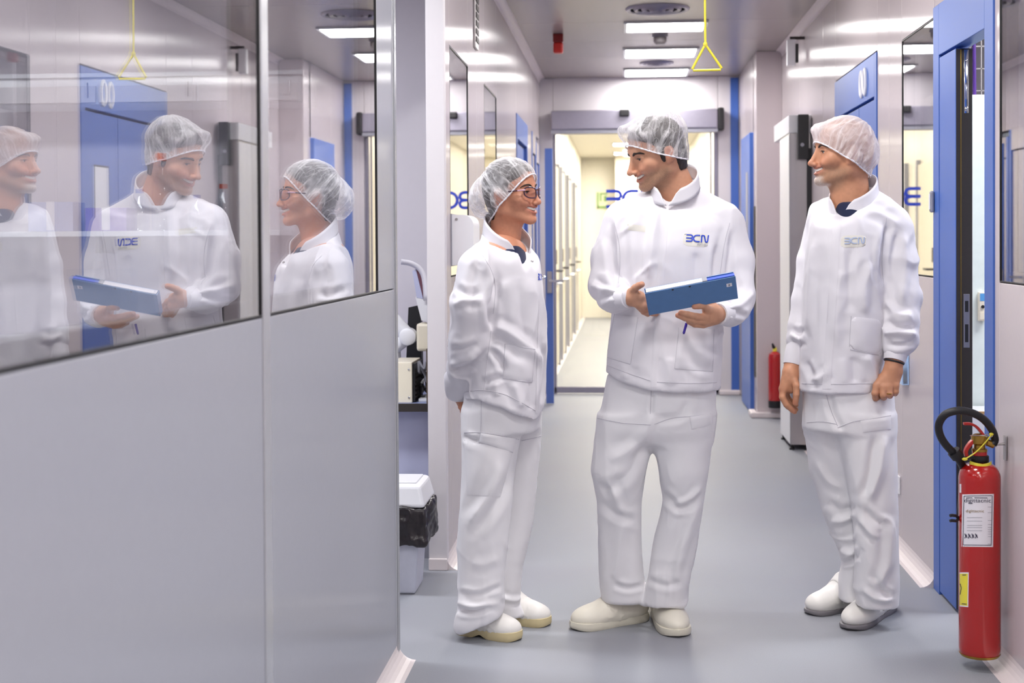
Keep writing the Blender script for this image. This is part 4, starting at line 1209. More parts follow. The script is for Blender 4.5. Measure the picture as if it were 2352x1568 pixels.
# ================================================================== THE PEOPLE
class Fig:
    """places a figure's pieces from photo pixels at its own corridor depth"""
    def __init__(s, Y0): s.Y = Y0; s.S = FPX / (Y0 * CF[1])
    def p(s, px, py, dy=0.0): return onY(px, py, s.Y + dy)
    def r(s, px): return px / s.S
    def knots(s, rows):
        """rows: (py, xl, xr, dy, half depth in m[, rot])"""
        out = []
        for q in rows:
            c = s.p((q[1] + q[2]) / 2, q[0], q[3]); out.append((c[2], c[0], c[1], (q[2] - q[1]) / 2 / s.S, q[4]))
        return out
    def tubep(s, g, rows, k):
        """rows: (px, py, dy, r px)"""
        g.tube([s.p(a, b, c) for a, b, c, _ in rows], [s.r(q) for *_, q in rows], k)
def bvh_of(V, F): return BVHTree.FromPolygons([Vector(q) for q in V], [tuple(q) for q in F])
def grid_for(fig, x0, x1, y0, y1, d0, d1, h):
    a = fig.p(x0, y1, 0); b = fig.p(x1, y0, 0)
    return SDF((a[0] - .03, fig.Y + d0, max(a[2] - .02, -.01)), (b[0] + .03, fig.Y + d1, b[2] + .02), h)

SK1 = srgb(203, 142, 113); SK2 = srgb(204, 151, 122); SK3 = srgb(200, 143, 111)

# ------------------------------------------------------------------ the man with the folder
B = Fig(5.0)
HB = Head(B.p(1507, 347, .0), 68, 19, 2, 1.0, dict(skin=SK2, jaw=1.05, nose=1.12, neck=1.0, chin=1.1, brow=1.1, lid=.0016, stubble=(.68, srgb(128, 108, 88))))
parts = [(*HB.mesh(),)]
# right hand (photo left): open, thumb up, fingers passing behind the folder
def chain(fig, rows): return [fig.p(a, b, c) for a, b, c in rows]
hr = hand_mesh([(B.p(1420, 683, -.165), .02), (B.p(1440, 683, -.2), .025), (B.p(1452, 683, -.215), .025)],
               [(B.p(1452, 676, -.215), B.p(1470, 680, -.23), .02, .017), (B.p(1452, 688, -.21), B.p(1474, 700, -.22), .02, .017)],
               [(chain(B, [(1452, 670, -.225), (1459, 661, -.245), (1467, 656, -.262), (1474, 653, -.275)]), [.015, .0125, .0115, .0105]),
                (chain(B, [(1472, 681, -.225), (1488, 690, -.215), (1500, 698, -.19), (1510, 702, -.17)]), [.0115, .011, .010, .009]),
                (chain(B, [(1473, 690, -.22), (1489, 702, -.205), (1502, 711, -.18), (1512, 714, -.16)]), [.012, .011, .010, .009]),
                (chain(B, [(1472, 699, -.215), (1486, 712, -.195), (1498, 719, -.17), (1507, 721, -.15)]), [.0115, .0105, .0098, .009]),
                (chain(B, [(1468, 705, -.21), (1478, 716, -.19), (1488, 722, -.165)]), [.0105, .0095, .0085])])
parts.append((hr[0], hr[1], skin_hand(hr[0], SK2, [(B.p(1474, 653, -.275), .014), (B.p(1486, 708, -.2), .02)])))
# left hand (photo right): carries the folder from below, fingers spread along its back
hl = hand_mesh([(B.p(1675, 716, -.155), .02), (B.p(1655, 720, -.2), .026), (B.p(1640, 722, -.225), .028)],
               [(B.p(1643, 714, -.23), B.p(1624, 712, -.25), .022, .017), (B.p(1642, 726, -.225), B.p(1620, 735, -.24), .023, .018), (B.p(1640, 732, -.22), B.p(1618, 743, -.225), .02, .015)],
               [(chain(B, [(1628, 712, -.25), (1616, 702, -.275), (1605, 702, -.285), (1595, 703.5, -.287)]), [.0125, .0118, .0108, .0098]),
                (chain(B, [(1622, 729, -.25), (1600, 727, -.262), (1580, 722, -.26), (1564, 718, -.252)]), [.0125, .0118, .0108, .0095]),
                (chain(B, [(1618, 738, -.245), (1594, 736, -.255), (1573, 730, -.25), (1557, 724, -.243)]), [.0122, .0115, .0105, .0092]),
                (chain(B, [(1614, 746, -.235), (1596, 745, -.245), (1582, 739, -.24)]), [.0112, .0102, .009]),
                (chain(B, [(1640, 705, -.21), (1628, 690, -.19), (1618, 676, -.2), (1610, 668, -.215)]), [.0145, .0125, .0115, .0105])])
parts.append((hl[0], hl[1], skin_hand(hl[0], tuple(c * .93 for c in SK2), [(B.p(1595, 703, -.29), .012), (B.p(1562, 718, -.25), .012), (B.p(1556, 724, -.25), .012)])))
parts.append(under_body([([B.p(1525, 560), B.p(1520, 880)], [.11, .11]), ([B.p(1440, 900, .02), B.p(1422, 1100), B.p(1430, 1352, .05)], [.07, .045, .03]),
                         ([B.p(1570, 900, .02), B.p(1570, 1100), B.p(1530, 1360, .02)], [.07, .045, .03]),
                         ([B.p(1530, 515, .02), B.p(1430, 530), B.p(1400, 650, -.02), B.p(1440, 683, -.2)], [.06, .04, .026, .018]),
                         ([B.p(1540, 515, .02), B.p(1660, 530), B.p(1688, 686, -.03), B.p(1655, 721, -.2)], [.06, .04, .026, .018]),
                         ([B.p(1535, 600), B.p(1550, 500, .02)], [.1, .045])], SK2))
man = link('person', joined('person', parts, M_SKIN), None)
tag(man, 'dark-haired man in white holding a blue folder, standing in the middle', 'person')
face_parts(HB, man, brow=(-.003, 1.45), gaze=(-.2, -.25), iris=(.03, .016, .01))
hair_mesh(HB, man, [(-.12, -.088), (-.042, -.085), (-.03, -.03), (-.026, .01), (.0, .006), (.003, -.036), (.016, -.04), (.024, .02), (.05, .045), (.075, .062), (.09, .08)], M_HAIR)
cap_mesh(HB, [((0, -.022, .048), (.093, .106, .092)), ((0, .055, .072), (.078, .08, .048)), ((0, .1, .082), (.05, .036, .03))], (.108, .062), (-.088, -.06), 'bouffant_cap', M_CAPA, man, curve=.012, seed=3)

# jacket
g = grid_for(B, 1335, 1745, 395, 905, -.34, .3, .0052)
g.stack(B.knots([(905, 1388, 1652, -.0, .155), (860, 1391, 1651, 0, .15), (790, 1398, 1654, 0, .145), (720, 1406, 1657, 0, .142), (640, 1411, 1664, 0, .145), (570, 1414, 1675, 0, .142), (520, 1412, 1684, .01, .125), (488, 1428, 1668, .02, .1)]), .02, 2.4)
g.tube([B.p(1535, 452, .03), B.p(1440, 500, .02)], [.058, .062], .04)
g.tube([B.p(1560, 448, .03), B.p(1655, 504, .02)], [.058, .062], .04)
g.tube([B.p(1550, 440, .035), B.p(1545, 500, .02)], [.066, .09], .04)
B.tubep(g, [(1432, 518, .01, 44), (1406, 592, -.0, 44), (1394, 655, -.03, 40)], .02)
B.tubep(g, [(1394, 657, -.03, 40), (1412, 677, -.12, 33), (1432, 684, -.185, 25)], .012)
B.tubep(g, [(1663, 522, .01, 45), (1682, 600, 0, 43), (1690, 680, -.03, 41)], .02)
B.tubep(g, [(1690, 684, -.03, 42), (1676, 712, -.12, 35), (1660, 721, -.19, 25)], .012)
NB = (B.p(1551, 432, .0), (-.35, -.94), .08, .05)
neck_cut(g, *NB)
g.tube([B.p(1531, 478, -.13), B.p(1535, 446, -.06)], [.004, .03], .006, cut=True)
g.hem([B.p(1340, 836), B.p(1388, 852), B.p(1440, 872), B.p(1495, 888), B.p(1560, 891), B.p(1650, 890)])
V, F = g.mesh(4)
V = cloth(V, F, [([(1402, 540), (1412, 620), (1420, 700)], 9, -.011), ([(1650, 560), (1642, 640), (1636, 700)], 9, -.010), ([(1368, 640), (1400, 655), (1425, 655)], 7, -.008),
                 ([(1362, 655), (1395, 668), (1420, 668)], 6, .007), ([(1372, 690), (1395, 680), (1415, 672)], 6, -.007), ([(1700, 655), (1675, 700), (1655, 705)], 7, -.008),
                 ([(1725, 670), (1700, 700), (1668, 706)], 6, .007), ([(1715, 725), (1690, 718), (1668, 716)], 6, -.008), ([(1510, 480), (1500, 560), (1490, 640)], 10, .007),
                 ([(1490, 470), (1478, 540), (1470, 640)], 12, -.006), ([(1600, 580), (1592, 680)], 14, -.005), ([(1450, 700), (1445, 800), (1440, 860)], 16, -.006), ([(1575, 760), (1600, 800), (1640, 830)], 9, .006),
                 ([(1570, 800), (1600, 840), (1640, 850)], 9, -.006), ([(1415, 500), (1425, 560), (1420, 620)], 8, .006), ([(1672, 520), (1662, 580), (1655, 640)], 7, .006), ([(1540, 820), (1540, 885)], 14, .006), ([(1440, 840), (1436, 870)], 10, .005)], .005, 3, .0014)
jk = link('jacket', mesh_np('jacket', V, F), M_COAT, man)
bv = bvh_of(V, F)
collar('collar', *NB, .04, 3, 17, M_COAT, jk, flare=.05)
patch('placket', bv, [(1519, 474), (1536, 474), (1508, 889), (1494, 889)], M_COAT, jk, 4, 40, .003)
patch('pocket', bv, [(1411, 722), (1465, 728), (1448, 836), (1393, 820)], M_COAT, jk, 12, 16, .0035, .004)
patch('pocket', bv, [(1560, 752), (1640, 756), (1637, 853), (1550, 846)], M_COAT, jk, 14, 16, .0035, .006, wob=.002)
for q4 in ([(1411, 722), (1393, 820), (1448, 836), (1465, 728)], [(1560, 752), (1550, 846), (1637, 853), (1640, 756)]):
    for e in range(3): seam(bv, [q4[e], ((q4[e][0] + q4[e + 1][0]) / 2, (q4[e][1] + q4[e + 1][1]) / 2), q4[e + 1]], M_STITCH, jk, .0014)
patch('badge', bv, [(1570, 534), (1629, 537), (1627, 568), (1568, 564)], M_PATCHM, jk, 12, 8, .0012, 0, crn=.25)
decal_strokes('logo', bv, LOGO, (1575.5, 554.5), (18.4, 1.0), (1.2, -17.3), LW, M_LOGO, jk, .0032)
L_ = {'P': [[(0, 0), (0, 1), (.5, 1), (.6, .75), (.5, .5), (0, .5)]], 'E': [[(.6, 0), (0, 0), (0, 1), (.6, 1)], [(0, .5), (.5, .5)]], 'T': [[(0, 1), (.7, 1)], [(.35, 1), (.35, 0)]], 'I': [[(.3, 0), (.3, 1)]],
      'D': [[(0, 0), (0, 1), (.4, 1), (.6, .5), (.4, 0), (0, 0)]], 'S': [[(.6, .9), (.3, 1), (0, .75), (.6, .3), (.3, 0), (0, .1)]]}
st = []
for i, ch in enumerate('PEPTIDES'):
    st += [[(q[0] + i * .95, q[1]) for q in s_] for s_ in L_[ch]]
decal_strokes('lettering', bv, st, (1602, 563.5), (3.2, .12), (.1, -4.2), .2, M_GREY, jk, .0032)
patch('name_strip', bv, [(1441, 514), (1484, 519), (1482, 533), (1440, 528)], M_PATCHM, jk, 10, 4, .001)
for pts in ([(1392, 838), (1440, 856), (1494, 874)], [(1508, 877), (1580, 880), (1646, 878)], [(1411, 512), (1422, 560), (1424, 610), (1420, 650)], [(1676, 512), (1664, 560), (1654, 630)]):
    seam(bv, pts, M_STITCH, jk)
cuff_mesh(B.p(1426, 683, -.178), B.p(1444, 684, -.208), .036, .0335, M_COAT, jk)
cuff_mesh(B.p(1668, 718, -.17), B.p(1650, 721, -.21), .038, .035, M_COAT, jk)

# trousers
g = grid_for(B, 1345, 1660, 850, 1420, -.22, .26, .0052)
g.stack(B.knots([(1012, 1374, 1638, .02, .1), (985, 1378, 1640, .01, .125), (940, 1378, 1644, .01, .13), (890, 1388, 1645, .01, .13), (855, 1395, 1640, .01, .125)]), .02, 2.3)
g.stack(B.knots([(1378, 1384, 1481, .05, .064), (1340, 1378, 1479, .05, .065), (1250, 1374, 1474, .04, .07), (1150, 1371, 1474, .02, .078), (1080, 1357, 1486, .0, .09), (1000, 1366, 1502, .01, .105), (950, 1372, 1508, .01, .115)]), .03, 2.2, capk=.004)
g.stack(B.knots([(1388, 1480, 1573, .02, .064), (1350, 1486, 1578, .02, .066), (1250, 1499, 1600, .02, .07), (1150, 1522, 1616, .01, .078), (1080, 1511, 1628, .0, .092), (1000, 1497, 1636, .01, .105), (950, 1494, 1643, .01, .115)]), .03, 2.2, capk=.004)
V, F = g.mesh(4)
V = cloth(V, F, [([(1500, 950), (1470, 1010), (1400, 1060)], 12, .006), ([(1480, 1020), (1440, 1090), (1380, 1130)], 12, -.007), ([(1395, 1100), (1415, 1140), (1430, 1180)], 9, .007), ([(1380, 1150), (1410, 1180), (1460, 1195)], 9, -.005),
                 ([(1510, 960), (1560, 955), (1580, 920)], 9, -.006), ([(1520, 1130), (1560, 1165), (1600, 1150)], 8, -.009), ([(1540, 1160), (1580, 1150), (1610, 1120)], 7, .006), ([(1600, 1170), (1570, 1240), (1545, 1330)], 12, .008),
                 ([(1575, 1200), (1548, 1280), (1540, 1345)], 9, -.006), ([(1410, 1340), (1440, 1350), (1475, 1343)], 6, -.005), ([(1490, 1330), (1530, 1345), (1565, 1335)], 7, -.004),
                 ([(1430, 1200), (1420, 1280), (1410, 1330)], 12, .005), ([(1500, 900), (1496, 950)], 5, -.006)], .0038, 21, .0011, (7, 7, 1.1))
tr = link('trousers', mesh_np('trousers', V, F), M_PANTS, man)
bv = bvh_of(V, F)
patch('pocket_flap', bv, [(1367, 961), (1390, 964), (1384, 994), (1363, 990)], M_PANTS, tr, 6, 6, .005)
patch('pocket_flap', bv, [(1585, 957), (1637, 948), (1638, 974), (1589, 986)], M_PANTS, tr, 8, 6, .005)
for pts in ([(1372, 960), (1430, 971), (1495, 975)], [(1503, 974), (1545, 960), (1588, 956), (1632, 950)], [(1496, 890), (1494, 950)]):
    seam(bv, pts, M_STITCH, tr)
shoe(onZ(1486, 1420, 0), onZ(1312, 1447, 0), M_SHOEC, M_SOLEC, man, .116, 1.2, .026)
shoe(onZ(1503, 1392, 0), onZ(1560, 1466, 0), M_SHOEC, M_SOLEC, man, .12, 1.2, .026)
# ------------------------------------------------------------------ the woman
A = Fig(4.92)
HA = Head(A.p(1174, 441, .0), -66, -1, -2, .935, dict(skin=SK1, jaw=.93, nose=.85, neck=.88, chin=.9, brow=.7, cheek=1.1, smile=1.15, lid=.001, lip=(.42, .10, .09)))
parts = [(*HA.mesh(),)]
hw = hand_mesh([(A.p(1059, 876, .01), .018), (A.p(1058, 895, .03), .023), (A.p(1057, 908, .035), .024)],
               [(A.p(1056, 906, .03), A.p(1060, 925, .04), .02, .017), (A.p(1066, 906, .05), A.p(1070, 925, .055), .02, .017)],
               [(chain(A, [(1053, 905, .02), (1047, 909, .015), (1045, 913, .025), (1049, 916, .05)]), [.012, .0105, .0095, .0085]),
                (chain(A, [(1060, 922, .025), (1059, 934, .015), (1064, 944, .025), (1074, 948, .05)]), [.0115, .0105, .0095, .0085]),
                (chain(A, [(1064, 922, .035), (1064, 940, .028), (1070, 950, .04), (1080, 950, .06)]), [.0115, .0105, .0095, .0085]),
                (chain(A, [(1068, 920, .05), (1070, 940, .045), (1077, 949, .06)]), [.0115, .0105, .0095]),
                (chain(A, [(1072, 918, .06), (1076, 936, .06), (1082, 944, .075)]), [.0105, .0095, .0085])])
parts.append((hw[0], hw[1], skin_hand(hw[0], SK1, [(A.p(1045, 911, .02), .015), (A.p(1062, 942, .02), .015)])))
hw2 = hand_mesh([(A.p(1085, 885, .17), .018), (A.p(1075, 905, .14), .023), (A.p(1070, 915, .12), .024)],
                [(A.p(1070, 912, .12), A.p(1068, 925, .1), .022, .018)],
                [(chain(A, [(1068, 916 + 5 * k, .1), (1062, 922 + 5 * k, .085), (1062, 930 + 5 * k, .075)]), [.0108, .01, .009]) for k in range(4)] + [(chain(A, [(1074, 908, .11), (1070, 900, .1), (1066, 898, .09)]), [.012, .011, .0095])])
parts.append((hw2[0], hw2[1], skin_hand(hw2[0], SK1)))
parts.append(under_body([([A.p(1150, 600), A.p(1150, 900)], [.1, .1]), ([A.p(1130, 920, -.05), A.p(1116, 1150, -.08), A.p(1105, 1375, -.08)], [.065, .045, .03]),
                         ([A.p(1180, 930, .07), A.p(1187, 1150, .1), A.p(1168, 1300, .1), A.p(1166, 1375, .1)], [.06, .042, .026, .024]),
                         ([A.p(1145, 605, .0), A.p(1100, 625, -.13), A.p(1080, 780, -.15), A.p(1058, 890, .025)], [.05, .036, .028, .018]),
                         ([A.p(1150, 605, .0), A.p(1168, 625, .15), A.p(1115, 800, .26), A.p(1080, 895, .15)], [.045, .034, .028, .018]),
                         ([A.p(1150, 660), A.p(1160, 600)], [.09, .045])], SK1))
wom = link('person', joined('person', parts, M_SKIN), None)
tag(wom, 'smiling woman in white with glasses and hands behind her back', 'person')
face_parts(HA, wom, brow=(.001, .95), gaze=(.1, .05), iris=(.06, .03, .015))
hair_mesh(HA, wom, [(-.12, -.1), (-.05, -.1), (-.034, -.06), (-.028, .0), (.0, .01), (.01, .0), (.03, .03), (.06, .05), (.09, .085)], M_HAIR, .003)
cap_mesh(HA, [((0, -.012, .032), (.09, .1, .086)), ((0, -.085, -.02), (.085, .084, .082))], (.094, .062), (-.082, -.112), 'bouffant_cap', M_CAPA, wom, curve=.01, seed=8, pleats=44, wr=.0045)
# glasses
gl = MB(); lens = []
fr = empty('glasses', (0, 0, 0)); fr.parent = wom
for s in (-1, 1):
    cx, w_, h_ = s * .0335, .0255, .0195; pts = []
    for a in np.linspace(0, 2 * math.pi, 40, endpoint=False):
        ca, sa = math.cos(a), math.sin(a); e = 2.7
        x = cx + w_ * np.sign(ca) * abs(ca) ** (2 / e); z = -.006 + h_ * np.sign(sa) * abs(sa) ** (2 / e) + (.004 if sa > 0 else 0) * (x * s - .0335) / .0255
        x += -s * .004 * (sa < 0) * abs(sa)
        y = .1085 - 3.2 * max(0, abs(x) - .01) ** 2 * 3.0
        pts.append((x, y, z))
    MB().tube(HA.w(pts), .0023, 8, closed=True).build('rim', M_PLUM, fr)
    c = np.mean(pts, 0); n = len(pts); v = [c] + pts
    lm = MB().add(HA.w(np.array(v)), [(0, i + 1, (i + 1) % n + 1) for i in range(n)], True).build('lens', M_LENS, fr)
    t0 = (s * .0605, .0905, .004)
    MB().tube(HA.w(np.array([t0, (s * .069, .083, .004), (s * .072, .066, .003)])), .0026, 8).build('hinge', M_PINKT, fr)
    MB().tube(HA.w(np.array([(s * .072, .066, .003), (s * .078, .03, .001), (s * .081, -.005, 0), (s * .08, -.02, -.012)])), .0022, 8).build('temple', M_PLUM, fr)
MB().tube(HA.w(crom([(-.010, .1075, .002), (0, .1115, .006), (.010, .1075, .002)], 8)), .002, 8).build('bridge', M_PLUM, fr)
MB().ellipsoid(tuple(HA.w(np.array([[.0825, -.004, -.046]]))[0]), (.0032, .0032, .0032)).build('earring', M_CHROME, wom)

g = grid_for(A, 1005, 1285, 500, 985, -.34, .36, .0052)
g.stack(A.knots([(985, 1068, 1252, .0, .2), (930, 1066, 1252, .0, .2), (870, 1068, 1254, .0, .19), (800, 1072, 1258, .0, .18), (720, 1076, 1254, .0, .18), (650, 1078, 1246, .0, .185), (600, 1080, 1236, .0, .175), (570, 1092, 1218, .0, .14)]), .02, 2.3)
g.tube([A.p(1150, 560, .0), A.p(1108, 600, -.13)], [.055, .06], .04)
g.tube([A.p(1160, 560, .0), A.p(1175, 602, .15)], [.055, .06], .04)
g.tube([A.p(1150, 545, .01), A.p(1160, 600, .0)], [.06, .1], .04)
g.hem([A.p(1000, 915), A.p(1064, 913), A.p(1110, 908), A.p(1165, 921), A.p(1200, 938), A.p(1236, 958), A.p(1252, 930), A.p(1300, 925)])
A.tubep(g, [(1098, 618, -.15, 47), (1085, 700, -.18, 48), (1079, 780, -.15, 46), (1066, 840, -.07, 41), (1060, 872, -.01, 35), (1057, 886, .01, 30), (1056, 896, .022, 25)], .015)
A.tubep(g, [(1172, 620, .17, 44), (1150, 720, .24, 42), (1115, 800, .26, 38), (1085, 880, .17, 27)], .015)
NA = (A.p(1164, 552, .0), (.75, -.66), .078, .055)
neck_cut(g, *NA)
# open front: wedge showing the shirt
g.tube([A.p(1200, 560, -.08), A.p(1211, 610, -.15), A.p(1226, 665, -.2)], [.034, .02, .008], .004, cut=True)
V, F = g.mesh(4)
V = cloth(V, F, [([(1140, 640), (1128, 700), (1132, 760)], 9, -.012), ([(1128, 780), (1160, 790), (1200, 830)], 9, -.009), ([(1130, 750), (1165, 760), (1215, 800), (1235, 830)], 10, .010), ([(1128, 800), (1150, 830), (1155, 850)], 7, -.009),
                 ([(1155, 865), (1135, 870), (1110, 880)], 7, -.008), ([(1045, 660), (1070, 672), (1100, 668)], 8, -.006), ([(1040, 700), (1070, 690), (1110, 690)], 8, .006), ([(1035, 800), (1060, 805), (1100, 790)], 8, -.007),
                 ([(1035, 835), (1060, 830), (1095, 815)], 7, .008), ([(1040, 850), (1065, 850), (1090, 840)], 6, -.008), ([(1190, 640), (1195, 720), (1215, 790)], 12, -.006), ([(1110, 590), (1125, 640), (1130, 700)], 8, .008),
                 ([(1095, 600), (1085, 650), (1083, 720)], 10, -.005), ([(1180, 880), (1188, 910), (1195, 935)], 9, .007), ([(1140, 880), (1142, 910)], 10, .006), ([(1215, 870), (1222, 940)], 9, -.006), ([(1245, 800), (1250, 850), (1240, 930)], 6, -.007)], .005, 41, .0014)
jk = link('jacket', mesh_np('jacket', V, F), M_COAT, wom)
bv = bvh_of(V, F)
collar('collar', *NA, .042, 14, 16, M_COAT, jk, flare=.12)
patch('pocket', bv, [(1160, 790), (1229, 802), (1222, 878), (1156, 868)], M_COAT, jk, 12, 14, .004, .006, wob=.002)
patch('placket', bv, [(1238, 690), (1247, 690), (1240, 950), (1230, 950)], M_COAT, jk, 4, 30, .004)
for e in ([(1160, 790), (1158, 830), (1156, 868)], [(1156, 868), (1190, 874), (1222, 878)], [(1222, 878), (1226, 840), (1229, 802)], [(1160, 790), (1195, 796), (1229, 802)]): seam(bv, e, M_STITCH, jk, .0016)
decal_strokes('logo', bv, LOGO, (1236, 642), (3.2, .4), (.2, -14), LW * 1.3, M_LOGO, jk, .004)
for q in ((1199, 597), (1222, 600)):
    w = hit(bv, q[0], q[1], .002)
    if w is not None: MB().ellipsoid(tuple(w), (.005, .003, .005)).build('snap_button', M_STEEL, jk)
for pts in ([(1068, 900), (1110, 896), (1165, 908), (1230, 943)], [(1108, 585), (1128, 620), (1138, 660), (1133, 720)], [(1128, 760), (1120, 820), (1112, 895)]):
    seam(bv, pts, M_STITCH, jk)
cuff_mesh(A.p(1057, 888, .012), A.p(1055, 909, .034), .036, .0325, M_COAT, jk)
g = SDF(tuple(A.p(1120, 720, -.2)), tuple(A.p(1260, 530, .15) + np.array((0, 0, 0))), .005)
g.stack(A.knots([(715, 1130, 1238, .0, .15), (640, 1130, 1230, .0, .15), (600, 1130, 1222, .0, .13), (575, 1132, 1208, .0, .09), (562, 1136, 1200, .0, .07)]), .01, 2.2)
V, F = g.mesh(2); link('shirt', mesh_np('shirt', V, F), M_NAVY, wom)

g = grid_for(A, 1030, 1260, 880, 1455, -.26, .3, .0052)
g.stack(A.knots([(985, 1066, 1238, .0, .17), (940, 1066, 1240, .0, .175), (890, 1072, 1240, .0, .17)]), .02, 2.2)
g.stack(A.knots([(1447, 1048, 1132, -.08, .06), (1425, 1046, 1146, -.08, .066), (1390, 1056, 1156, -.08, .066), (1320, 1053, 1156, -.08, .066), (1250, 1051, 1164, -.08, .07), (1180, 1056, 1172, -.08, .075), (1080, 1064, 1178, -.08, .085), (1000, 1063, 1192, -.07, .095), (940, 1064, 1205, -.05, .11)]), .025, 2.2)
_t = A.p(1150, 1396) - A.p(1046, 1446)
g.plane(A.p(1046, 1446), (_t[2], 0, -_t[0]), .004)
g.stack(A.knots([(1412, 1136, 1206, .1, .055), (1380, 1140, 1193, .1, .06), (1300, 1140, 1200, .1, .065), (1200, 1142, 1226, .1, .07), (1120, 1145, 1233, .1, .08), (1000, 1140, 1244, .09, .09), (940, 1130, 1245, .07, .1)]), .025, 2.2, capk=.004)
V, F = g.mesh(4)
V = cloth(V, F, [([(1150, 1060), (1130, 1120), (1080, 1200)], 12, .008), ([(1165, 1100), (1140, 1160), (1090, 1225)], 10, -.007), ([(1055, 1380), (1090, 1392), (1140, 1385)], 7, .008),
                 ([(1055, 1402), (1090, 1404), (1130, 1390)], 6, -.008), ([(1058, 1360), (1100, 1366), (1150, 1345)], 6, -.006), ([(1150, 1370), (1180, 1378), (1195, 1370)], 6, .007), ([(1065, 1000), (1078, 1010), (1095, 1012)], 6, -.008),
                 ([(1085, 1290), (1110, 1296), (1145, 1280)], 10, .003)], .0038, 61, .0011, (7, 7, 1.1))
tr = link('trousers', mesh_np('trousers', V, F), M_PANTS, wom)
bv = bvh_of(V, F)
patch('pocket_flap', bv, [(1104, 994), (1190, 1008), (1178, 1038), (1100, 1016)], M_PANTS, tr, 10, 6, .006, .003)
patch('pocket', bv, [(1066, 1010), (1180, 1030), (1150, 1140), (1072, 1136)], M_PANTS, tr, 12, 12, .003, .003)
for e in ([(1104, 994), (1102, 1006), (1100, 1016)], [(1100, 1017), (1138, 1029), (1178, 1039)]): seam(bv, e, M_STITCH, tr)
for pts in ([(1105, 912), (1105, 950), (1104, 992)], [(1066, 993), (1105, 993), (1150, 1000), (1195, 1010)], [(1198, 1012), (1225, 1006), (1243, 1000)]):
    seam(bv, pts, M_STITCH, tr)
shoe(onZ(1052, 1452, 0), onZ(1198, 1470, 0), M_SHOEW, M_SOLEB, wom, .104, 1.1, .03, arch=True)
shoe(onZ(1128, 1424, 0), onZ(1266, 1436, 0), M_SHOEW, M_SOLEB, wom, .104, 1.1, .03, arch=True)

# ------------------------------------------------------------------ the older man
C = Fig(5.1)
HC = Head(C.p(1936, 350, .0), 79, -2, 0, 1.0, dict(skin=SK3, jaw=1.05, nose=.98, neck=1.04, chin=1.15, brow=1.15, smile=1.1, lid=.0014, nosez=-.044, stubble=(.6, srgb(140, 118, 98)), goatee=srgb(196, 184, 176)))
parts = [(*HC.mesh(),)]
h1 = hand_mesh([(C.p(1828, 805, .035), .022), (C.p(1820, 838, .02), .027), (C.p(1817, 850, .01), .028)],
               [(C.p(1812, 858, .0), C.p(1800, 892, -.01), .024, .017), (C.p(1822, 862, .0), C.p(1816, 892, .0), .022, .018), (C.p(1816, 858, .03), C.p(1806, 892, .04), .02, .016)],
               [(chain(C, [(1822, 868, -.01), (1829, 886, -.03), (1829, 906, -.035), (1827, 925, -.03)]), [.0155, .0125, .0115, .0105]),
                (chain(C, [(1798, 893, -.01), (1797, 912, -.02), (1806, 929, -.02), (1821, 943, -.01)]), [.0125, .0115, .0105, .0092]),
                (chain(C, [(1800, 894, .01), (1799, 915, .01), (1810, 933, .01), (1825, 945, .01)]), [.0125, .0115, .0105, .0092]),
                (chain(C, [(1803, 893, .03), (1803, 914, .035), (1814, 930, .035), (1828, 940, .03)]), [.012, .011, .0102, .009]),
                (chain(C, [(1807, 892, .05), (1808, 910, .055), (1818, 922, .05), (1829, 930, .045)]), [.011, .010, .009, .0082])])
parts.append((h1[0], h1[1], skin_hand(h1[0], SK3, [(C.p(1824, 943, -.01), .018), (C.p(1793, 895, -.01), .016), (C.p(1827, 925, -.04), .012)])))
h2 = hand_mesh([(C.p(2060, 800, -.115), .022), (C.p(2054, 832, -.13), .0285), (C.p(2051, 846, -.135), .029)],
               [(C.p(2044, 852, -.135), C.p(2016, 886, -.145), .022, .016), (C.p(2052, 854, -.135), C.p(2036, 888, -.15), .024, .017), (C.p(2058, 854, -.13), C.p(2054, 884, -.145), .022, .016)],
               [(chain(C, [(2014, 886, -.15), (2010, 903, -.155), (2011, 914, -.13), (2022, 910, -.11)]), [.0128, .012, .011, .0098]),
                (chain(C, [(2029, 889, -.155), (2029, 907, -.16), (2030, 912, -.135), (2036, 902, -.115)]), [.0128, .0122, .011, .0098]),
                (chain(C, [(2043, 888, -.155), (2043, 905, -.16), (2044, 908, -.135), (2048, 898, -.115)]), [.0124, .0118, .0108, .0095]),
                (chain(C, [(2057, 885, -.15), (2057, 899, -.15), (2056, 903, -.13), (2056, 892, -.11)]), [.0116, .011, .0098, .009]),
                (chain(C, [(2024, 868, -.12), (2010, 884, -.105), (2006, 904, -.105), (2010, 920, -.115)]), [.0155, .013, .0118, .0108])])
parts.append((h2[0], h2[1], skin_hand(h2[0], SK3, [(C.p(2009, 916, -.12), .014)])))
parts.append(under_body([([C.p(1945, 560), C.p(1940, 880)], [.11, .115]), ([C.p(1900, 910, .05), C.p(1912, 1080, .06), C.p(1942, 1200, .08), C.p(1961, 1290, .09), C.p(1951, 1350, .1)], [.065, .045, .034, .022, .022]),
                         ([C.p(1985, 910, -.03), C.p(2002, 1100, -.05), C.p(2014, 1355, -.04)], [.07, .046, .03]),
                         ([C.p(1950, 520), C.p(1890, 530, .09), C.p(1852, 690, .08), C.p(1822, 830, .025)], [.055, .036, .028, .02]),
                         ([C.p(1965, 520), C.p(2055, 530, -.04), C.p(2068, 680, -.08), C.p(2055, 828, -.13)], [.055, .04, .028, .02]),
                         ([C.p(1955, 580), C.p(1958, 520)], [.1, .045])], SK3))
old = link('person', joined('person', parts, M_SKIN), None)
tag(old, 'man with a grey goatee in white standing at the right with arms hanging', 'person')
face_parts(HC, old, brow=(-.003, 1.3), gaze=(0, 0), iris=(.04, .022, .013))
